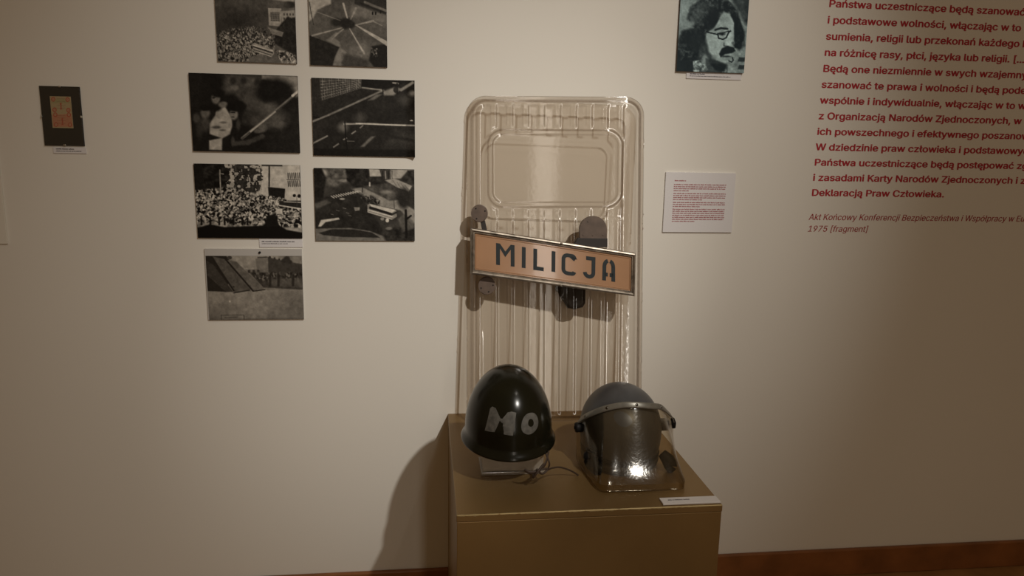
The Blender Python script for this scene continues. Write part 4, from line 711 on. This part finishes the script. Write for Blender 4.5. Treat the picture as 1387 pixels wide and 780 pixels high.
# inner raised lip around the glass
V = []; F = []
prof2 = [(0.030, 0.130, 0.0419), (0.0320, 0.140, 0.0436), (0.0350, 0.152, 0.0419)]
for ia, ib, h in prof2:
    for a, b in ((ia, ib), (1-ia, ib), (1-ia, 1-ib), (ia, 1-ib)): V.append(sg(a, b, h))
for k in range(2):
    for c in range(4): F.append((k*4+c, k*4+(c+1) % 4, (k+1)*4+(c+1) % 4, (k+1)*4+c))
mesh('bead', V, F, M_peach, sign)
KA, KB = 0.4905, 0.1316
def strokes(paths, wd):
    V = []; F = []
    for P in paths:
        P = [Vector((p[0]*KA, p[1]*KB)) for p in P]
        L_, R_ = [], []
        for i, p in enumerate(P):
            d1 = (p-P[i-1]).normalized() if i else None; d2 = (P[i+1]-p).normalized() if i < len(P)-1 else None
            t = ((d1 or d2)+(d2 or d1)).normalized(); nn_ = Vector((-t.y, t.x)); k = 1/max(0.5, nn_.dot(Vector((-(d1 or d2).y, (d1 or d2).x))))
            L_.append(p+nn_*wd/2*k); R_.append(p-nn_*wd/2*k)
        n = len(P); b = len(V)
        for h in (0.0421, 0.0430):
            for q in L_+R_: V.append(sg(q.x/KA, q.y/KB, h))
        for i in range(n-1):
            F.append((b+2*n+i, b+2*n+i+1, b+3*n+i+1, b+3*n+i)); F.append((b+i, b+i+1, b+2*n+i+1, b+2*n+i)); F.append((b+n+i, b+n+i+1, b+3*n+i+1, b+3*n+i))
        F.append((b, b+n, b+3*n, b+2*n)); F.append((b+n-1, b+2*n-1, b+4*n-1, b+3*n-1))
    return V, F
def arc(cx, cy, rx, ry, a0, a1, n=7):
    return [(cx+rx*math.cos(math.radians(a0+(a1-a0)*i/(n-1))), cy+ry*math.sin(math.radians(a0+(a1-a0)*i/(n-1)))) for i in range(n)]
b0, b1, WD = 0.283, 0.757, 0.0113
ha = WD/KA/2; hb = WD/KB/2
paths = [[(0.1530+ha, b0), (0.1520+ha, b1)], [(0.2640-ha, b0+0.01), (0.2630-ha, b1+0.01)],
         [(0.3075+ha, b0+0.01), (0.3075+ha, b1)],
         [(0.3770+ha, b1+0.003), (0.3770+ha, b0+hb), (0.4405, b0+hb)],
         [(0.4880+ha, b0+0.018), (0.4880+ha, b1+0.006)],
         [(0.6315, 0.640), (0.6315-ha, 0.668)]+arc(0.6120, 0.655, 0.0160, 0.065, 20, 90)+arc(0.5850, 0.625, 0.0250, 0.095, 90, 180)+arc(0.5850, 0.400, 0.0250, 0.085, 180, 270)+arc(0.6120, 0.380, 0.0160, 0.065, 270, 345),
         [(0.6985, b1-hb+0.008), (0.7555-ha, b1-hb+0.012), (0.7555-ha, 0.460)]+arc(0.7180, 0.400, 0.0260, 0.092, 0, -180, 12),
         [(0.7990+ha, b0-0.012), (0.8000+ha, 0.600)]+arc(0.8360, 0.600, 0.0245, 0.130, 180, 100),
         [(0.8790-ha, b0-0.012), (0.8770-ha, 0.600)]+arc(0.8410, 0.600, 0.0245, 0.130, 0, 80),
         [(0.8120, 0.412), (0.8330, 0.412)], [(0.8660, 0.412), (0.8445, 0.412)]]
V, F = strokes(paths, WD)
# the V of the letter M
for P in [[(0.1520+0.3*ha, b1), (0.1520+2*ha, b1), (0.2080, 0.600), (0.2080, 0.478)], [(0.2630-0.3*ha, b1+0.01), (0.2080, 0.478), (0.2080, 0.600), (0.2630-2*ha, b1+0.01)]]:
    b = len(V); V += [sg(p[0], p[1], 0.04305) for p in P]; F.append((b, b+1, b+2, b+3))
mesh('lettering', V, F, M_ink, sign)
for q in ((0.545, 0.975), (0.545, 0.025)):
    prism('screw', [(q[0]+0.0065*math.cos(i*PI/6), q[1]+0.026*math.sin(i*PI/6)) for i in range(12)], 0.050, 0.0545, M_zinc, sign, sg, 0.0008)

# ---------------------------------------------------------------- steel helmet on its clear stand
st = empty('display_stand', (0.2200, -0.410, 0.6283), 'clear acrylic block stand under the dark green helmet', 'display stand')
M_acr = clear('acrylic', (0.93, 0.91, 0.88), (0.45, 0.40, 0.32), 0.08, 1.2, haze=0.30, hazecol=(0.62, 0.56, 0.48))
box('base_plate', -0.0826, 0.0826, -0.051, 0.051, 0.0, 0.0085, M_acr, st, 0.0015)
box('riser', -0.0790, 0.0790, -0.0475, 0.0475, 0.0090, 0.1650, M_acr, st, 0.002)

he = empty('steel_helmet', (0.2095, -0.420, 0.7450), 'dark green steel helmet painted with grey letters MO', 'helmet', rot=(math.radians(2), 0, 0))
M_green = mat('dark_green_enamel', (0.008, 0.0075, 0.0036), 0.20, spec=0.30, noise=(14, 0.25, 4), bump=(35, 0.06, 0.002))
HA, HB, HC = 0.1125, 0.136, 0.163
def dome(phi, th): return (HA*math.sin(phi)*math.cos(th), HB*math.sin(phi)*math.sin(th), HC*math.cos(phi))
NT = 96; V = []; F = []
prof = [(math.sin(i/26*PI/2), math.cos(i/26*PI/2)*HC, 0) for i in range(1, 27)]
prof += [(1, -0.006, 0.0008), (1, -0.012, 0.0032), (1, -0.0165, 0.0062), (1, -0.0205, 0.0085), (1, -0.0240, 0.0100), (1, -0.0268, 0.0098), (1, -0.0280, 0.0082), (1, -0.0268, 0.0062), (1, -0.0235, 0.0055)]
V.append((0, 0, HC))
for s_, z_, e_ in prof:
    for k in range(NT):
        th = 2*PI*k/NT; c, q = math.cos(th), math.sin(th)
        V.append(((HA*s_+e_)*c, (HB*s_+e_)*q, z_-(0.004*q*q*(1 if q < 0 else 0.5) if z_ < 0.02 else 0)))
for k in range(NT): F.append((0, 1+k, 1+(k+1) % NT))
for r in range(len(prof)-1):
    for k in range(NT):
        a, b = 1+r*NT+k, 1+r*NT+(k+1) % NT; F.append((a, a+NT, b+NT, b))
sh_ = mesh('shell', V, F, M_green, he, True)
so = sh_.modifiers.new('steel', 'SOLIDIFY'); so.thickness = 0.0018; so.offset = -1
def on_dome(x, z, lift=0.0005):
    y2 = max(0.0, 1-(x/HA)**2-(z/HC)**2); return Vector((x, -HB*math.sqrt(y2), z))*(1+lift/0.12)
M_grey = mat('grey_stencil_paint', (0.095, 0.090, 0.078), 0.6, noise=(90, 0.35, 4))
def painted(name, polys, parent, mt, fn):
    bm = bmesh.new()
    for outer, hole in polys:
        if hole:
            n = len(outer); A = [bm.verts.new((p[0], 0, p[1])) for p in outer]; B = [bm.verts.new((p[0], 0, p[1])) for p in hole]
            for i in range(n): bm.faces.new((A[i], A[(i+1) % n], B[(i+1) % n], B[i]))
        else:
            A = [bm.verts.new((p[0], 0, p[1])) for p in outer]; bm.faces.new(A)
    bmesh.ops.triangulate(bm, faces=bm.faces[:])
    for _ in range(3):
        bmesh.ops.subdivide_edges(bm, edges=[e for e in bm.edges if e.calc_length() > 0.004], cuts=1, use_grid_fill=False)
        bmesh.ops.triangulate(bm, faces=bm.faces[:])
    for v in bm.verts: v.co = fn(v.co.x, v.co.z)
    me = bpy.data.meshes.new(name); bm.to_mesh(me); bm.free(); me.materials.append(mt)
    me.polygons.foreach_set('use_smooth', [True]*len(me.polygons))
    o = bpy.data.objects.new(name, me); COL.objects.link(o); o.parent = parent; return o
def hl(X, Z): return (X*0.001, Z*0.001)     # millimetres across the front of the dome
Mleft = [(-69.7, 34.1), (-56.6, 87.0), (-51.2, 92.3), (-43.5, 90.4), (-32.8, 69.7), (-47.1, 36.9)]
Mright = [(-29.5, 69.0), (-15.8, 84.7), (-6.2, 86.6), (4.8, 84.0), (-4.3, 32.2), (-25.9, 34.6), (-23.1, 58.1)]
Mbridge = [(-45, 76), (-32.8, 69.7), (-28.2, 70.3), (-20.0, 75.5), (-21.8, 58.2), (-29.2, 59.8), (-36, 66)]
oc = (38.6, 55.4)
def egg(rx, rz, dx=0, dz=0, n=24): return [(oc[0]+dx+rx*math.cos(2*PI*i/n)*(1+0.04*math.cos(3*2*PI*i/n+1))+0.10*rz*math.sin(2*PI*i/n), oc[1]+dz-2.2*math.cos(2*PI*i/n)+rz*math.sin(2*PI*i/n)*(1+0.03*math.cos(2*2*PI*i/n))) for i in range(n)]
lo = [([hl(*p) for p in P], None) for P in (Mleft, Mright, Mbridge)]+[([hl(*p) for p in egg(22.3, 25.0)], [hl(*p) for p in egg(7.4, 9.0, 2.4, 1.8)])]
le = painted('lettering', lo, he, M_grey, on_dome); le['label'] = 'hand-painted grey letters MO'
M_lea = mat('brown_leather_cord', (0.045, 0.026, 0.016), 0.6)
Wi = Matrix.LocRotScale(he.location, he.rotation_euler, None).inverted()
def wl(pts): return [tuple(Wi @ Vector(p)) for p in pts]
cordP = smooth_path([(0.292, -0.525, 0.712), (0.300, -0.535, 0.690), (0.298, -0.530, 0.672), (0.310, -0.515, 0.668), (0.330, -0.502, 0.664), (0.352, -0.492, 0.654), (0.372, -0.486, 0.642), (0.3853, -0.482, 0.6312)])
from_bm('chin_cord', tube_bm(wl(cordP), 0.0022, 8), M_lea, he, True)
strapP = smooth_path([(0.300, -0.520, 0.715), (0.288, -0.540, 0.690), (0.268, -0.550, 0.677), (0.248, -0.553, 0.676), (0.236, -0.548, 0.682)])
from_bm('chin_strap', tube_bm(wl(strapP), 0.0045, 8, flat=0.45), M_lea, he, True)
knotP = smooth_path([(0.284, -0.545, 0.694), (0.266, -0.556, 0.676), (0.258, -0.552, 0.662), (0.262, -0.548, 0.676), (0.282, -0.546, 0.680), (0.296, -0.540, 0.678), (0.280, -0.550, 0.670), (0.266, -0.553, 0.684)])
from_bm('strap_knot', tube_bm(wl(knotP), 0.0026, 8), M_lea, he, True)

# ---------------------------------------------------------------- riot helmet with visor
rh = empty('riot_helmet', (0.518, -0.385, 0.6285), 'grey riot helmet with a clear visor and a riveted band', 'helmet')
RO = Vector(rh.location)
def rl(p): return Vector(p)-RO
M_blue = mat('blue_grey_paint', (0.058, 0.059, 0.062), 0.38, noise=(25, 0.15, 4), bump=(60, 0.08, 0.001))
EC = Vector((0.518, -0.385, 0.722)); EA = (0.108, 0.125, 0.119)
V = [tuple(rl((EC.x, EC.y, EC.z+EA[2])))]; F = []; NT = 80
angs = [i/36*math.radians(118) for i in range(1, 37)]
for ph in angs:
    for k in range(NT):
        th = 2*PI*k/NT; s_ = math.sin(ph) if ph < PI/2 else 1-(1-math.sin(ph))*0.55
        V.append(tuple(rl((EC.x+EA[0]*s_*math.cos(th), EC.y+EA[1]*s_*math.sin(th), EC.z+EA[2]*math.cos(ph)))))
for k in range(NT): F.append((0, 1+k, 1+(k+1) % NT))
for r in range(len(angs)-1):
    for k in range(NT):
        a, b = 1+r*NT+k, 1+r*NT+(k+1) % NT; F.append((a, a+NT, b+NT, b))
shell = mesh('shell', V, F, M_blue, rh, True); sm = shell.modifiers.new('shell', 'SOLIDIFY'); sm.thickness = 0.003; sm.offset = -1
# black rim bead and neck padding
def ring(zc, rx, ry, rad, name, mt, sag=0.0):
    bm = bmesh.new(); n, k = 72, 10; R = []
    for i in range(n):
        th = 2*PI*i/n; c, s_ = math.cos(th), math.sin(th)
        R.append([bm.verts.new(rl((EC.x+(rx+rad[0]*math.cos(2*PI*j/k))*c, EC.y+(ry+rad[0]*math.cos(2*PI*j/k))*s_, zc+sag*s_+rad[1]*math.sin(2*PI*j/k)))) for j in range(k)])
    for i in range(n):
        for j in range(k): bm.faces.new((R[i][j], R[i][(j+1) % k], R[(i+1) % n][(j+1) % k], R[(i+1) % n][j]))
    return from_bm(name, bm, mt, rh, True)
ring(0.6650, 0.1010, 0.1175, (0.004, 0.0075), 'rim_trim', M_black)
ring(0.6460, 0.0880, 0.1020, (0.016, 0.0175), 'neck_padding', M_dark)
padP = smooth_path([(0.612, -0.460, 0.675), (0.626, -0.470, 0.660), (0.632, -0.474, 0.645), (0.622, -0.478, 0.638)])
pb = tube_bm([rl(p) for p in padP], [0.012+0.006*math.sin(i/24*PI) for i in range(len(padP))], 12); o = from_bm('ear_pad', pb, M_black, rh, True)
padP = smooth_path([(0.425, -0.452, 0.690), (0.420, -0.460, 0.668), (0.432, -0.470, 0.648), (0.450, -0.478, 0.642)])
pb = tube_bm([rl(p) for p in padP], [0.013+0.006*math.sin(i/24*PI) for i in range(len(padP))], 12); from_bm('ear_pad', pb, M_black, rh, True)
# visor hoop (riveted band)
HOOP = [(0.3985, -0.384, 0.7290), (0.4085, -0.402, 0.7520), (0.4230, -0.428, 0.7740), (0.4560, -0.457, 0.8000), (0.4940, -0.471, 0.8130), (0.5300, -0.4780, 0.8155), (0.5695, -0.472, 0.8095), (0.6040, -0.450, 0.7980), (0.6380, -0.410, 0.7680), (0.6560, -0.394, 0.7480), (0.6660, -0.386, 0.7260)]
hp = smooth_path(HOOP, 10); NH = len(hp)
def outw(p):
    q = Vector((p[0]-EC.x, p[1]-EC.y, 0)); q = q.normalized() if q.length > 1e-6 else Vector((0, -1, 0)); return q
M_band = mat('dull_aluminium', (0.24, 0.23, 0.20), 0.38, metal=0.6, noise=(40, 0.2, 3))
V = []; F = []
for i, p in enumerate(hp):
    t = Vector(hp[min(i+1, NH-1)]-hp[max(i-1, 0)]).normalized(); n_ = outw(p); n_ = (n_+Vector((0, 0, 0.55))).normalized(); dn = t.cross(n_).normalized()
    if dn.z > 0: dn = -dn
    n_ = dn.cross(t).normalized()
    if n_.dot(outw(p)) < 0: n_ = -n_
    p = Vector(p)
    wdt = 0.0078*(1 if 0.06 < i/NH < 0.85 else 0.75)
    for a, b in ((0.0022, -1), (0.0034, -0.6), (0.0034, 0.6), (0.0022, 1), (0.0, 1), (0.0, -1)):
        V.append(tuple(rl(p+n_*a+dn*b*wdt)))
for i in range(NH-1):
    for k in range(6): F.append((i*6+k, i*6+(k+1) % 6, (i+1)*6+(k+1) % 6, (i+1)*6+k))
F.append((0, 1, 2, 3, 4, 5)); F.append(tuple((NH-1)*6+k for k in range(6))[::-1])
band = mesh('visor_band', V, F, M_band, rh, True)
M_rivet = mat('dark_rivet_steel', (0.16, 0.15, 0.13), 0.25, metal=1.0)
for pt in ((0.4150, -0.4160, 0.7635), (0.4600, -0.4610, 0.8030), (0.5310, -0.4790, 0.8160), (0.6035, -0.4520, 0.7985)):
    n_ = (outw(pt)+Vector((0, 0, 0.45))).normalized(); p = Vector(pt)
    bm = tube_bm([rl(p), rl(p+n_*0.0032), rl(p+n_*0.0044)], [0.0040, 0.0038, 0.0018], 14); from_bm('rivet', bm, M_rivet, band, True)
pv = tube_bm([rl((0.4100, -0.392, 0.7270)), rl((0.3955, -0.394, 0.7260)), rl((0.3920, -0.394, 0.7258))], [0.0135, 0.0135, 0.0120], 20); from_bm('pivot_knob', pv, M_black, rh, True)
from_bm('knob_washer', tube_bm([rl((0.3920, -0.394, 0.7258)), rl((0.3895, -0.394, 0.7257))], [0.0050, 0.0046], 14), M_black, rh, True)
from_bm('pivot_block', box_bm(*(v - o for v, o in zip((0.6190, 0.6460), (RO.x, RO.x))), -0.412-RO.y, -0.385-RO.y, 0.7160-RO.z, 0.7440-RO.z, 0.004), M_blue, rh)
from_bm('band_tip', tube_bm([rl((0.6610, -0.390, 0.7420)), rl((0.6665, -0.387, 0.7280)), rl((0.6675, -0.386, 0.7150))], [0.0055, 0.0065, 0.0050], 12), M_black, rh, True)
# visor: loft from the hoop to its flared lower edge, with a short upright lip
LOW = [(0.3990, -0.392, 0.6560), (0.4030, -0.440, 0.6480), (0.4110, -0.505, 0.6480), (0.4225, -0.573, 0.6480), (0.4700, -0.5800, 0.6480), (0.5300, -0.5820, 0.6480), (0.5920, -0.5805, 0.6480), (0.6335, -0.574, 0.6480), (0.6480, -0.505, 0.6480), (0.6590, -0.440, 0.6480), (0.6640, -0.390, 0.6560)]
lp_ = smooth_path(LOW, 10); NS = 28
V = []; F = []
for i in range(NH):
    a = Vector(hp[i])-outw(hp[i])*0.0; b = Vector(lp_[i])
    for j in range(NS+1):
        s_ = j/NS; hs = 0.90*s_+0.10*s_**6
        V.append(tuple(rl((a.x+(b.x-a.x)*hs, a.y+(b.y-a.y)*hs, a.z-0.004*(1-s_)+(b.z-a.z)*s_))))
    for q in (0.005, 0.011, 0.017): V.append(tuple(rl((b.x, b.y+0.001*q/0.017, b.z-q))))
NR = NS+4
for i in range(NH-1):
    for j in range(NR-1):
        F.append((i*NR+j, i*NR+j+1, (i+1)*NR+j+1, (i+1)*NR+j))
M_visor = clear('clear_visor', (0.92, 0.88, 0.80), (0.50, 0.42, 0.30), 0.11, 1.4, bump=(120, 0.25, 0.001))
vis = mesh('visor', V, F, M_visor, rh, True)
for e in vis.data.edges:
    if e.vertices[0] % NR == NS and e.vertices[1] % NR == NS: e.use_edge_sharp = True
vm = vis.modifiers.new('sheet', 'SOLIDIFY'); vm.thickness = 0.0022; vm.offset = 0
vis['label'] = 'clear flared plastic visor'

# caption card on the pedestal
cc = empty('caption_card', (0, 0, 0), 'thick white caption card lying at the front right corner of the pedestal', 'caption', 'printed caption strips')
box('card', 0.5545, 0.6965, -0.6545, -0.6235, 0.6285, 0.6325, M_card, cc, 0.0006, 1)
tt = tiny_text('printed_text', 0.572, -0.6390, [0.052], 0.006, 0.0030, M_tinyblk, cc, 0.0, 21, (0,)); tt.rotation_euler = (-PI/2, 0, 0); tt.location = (0, 0, 0.6329)
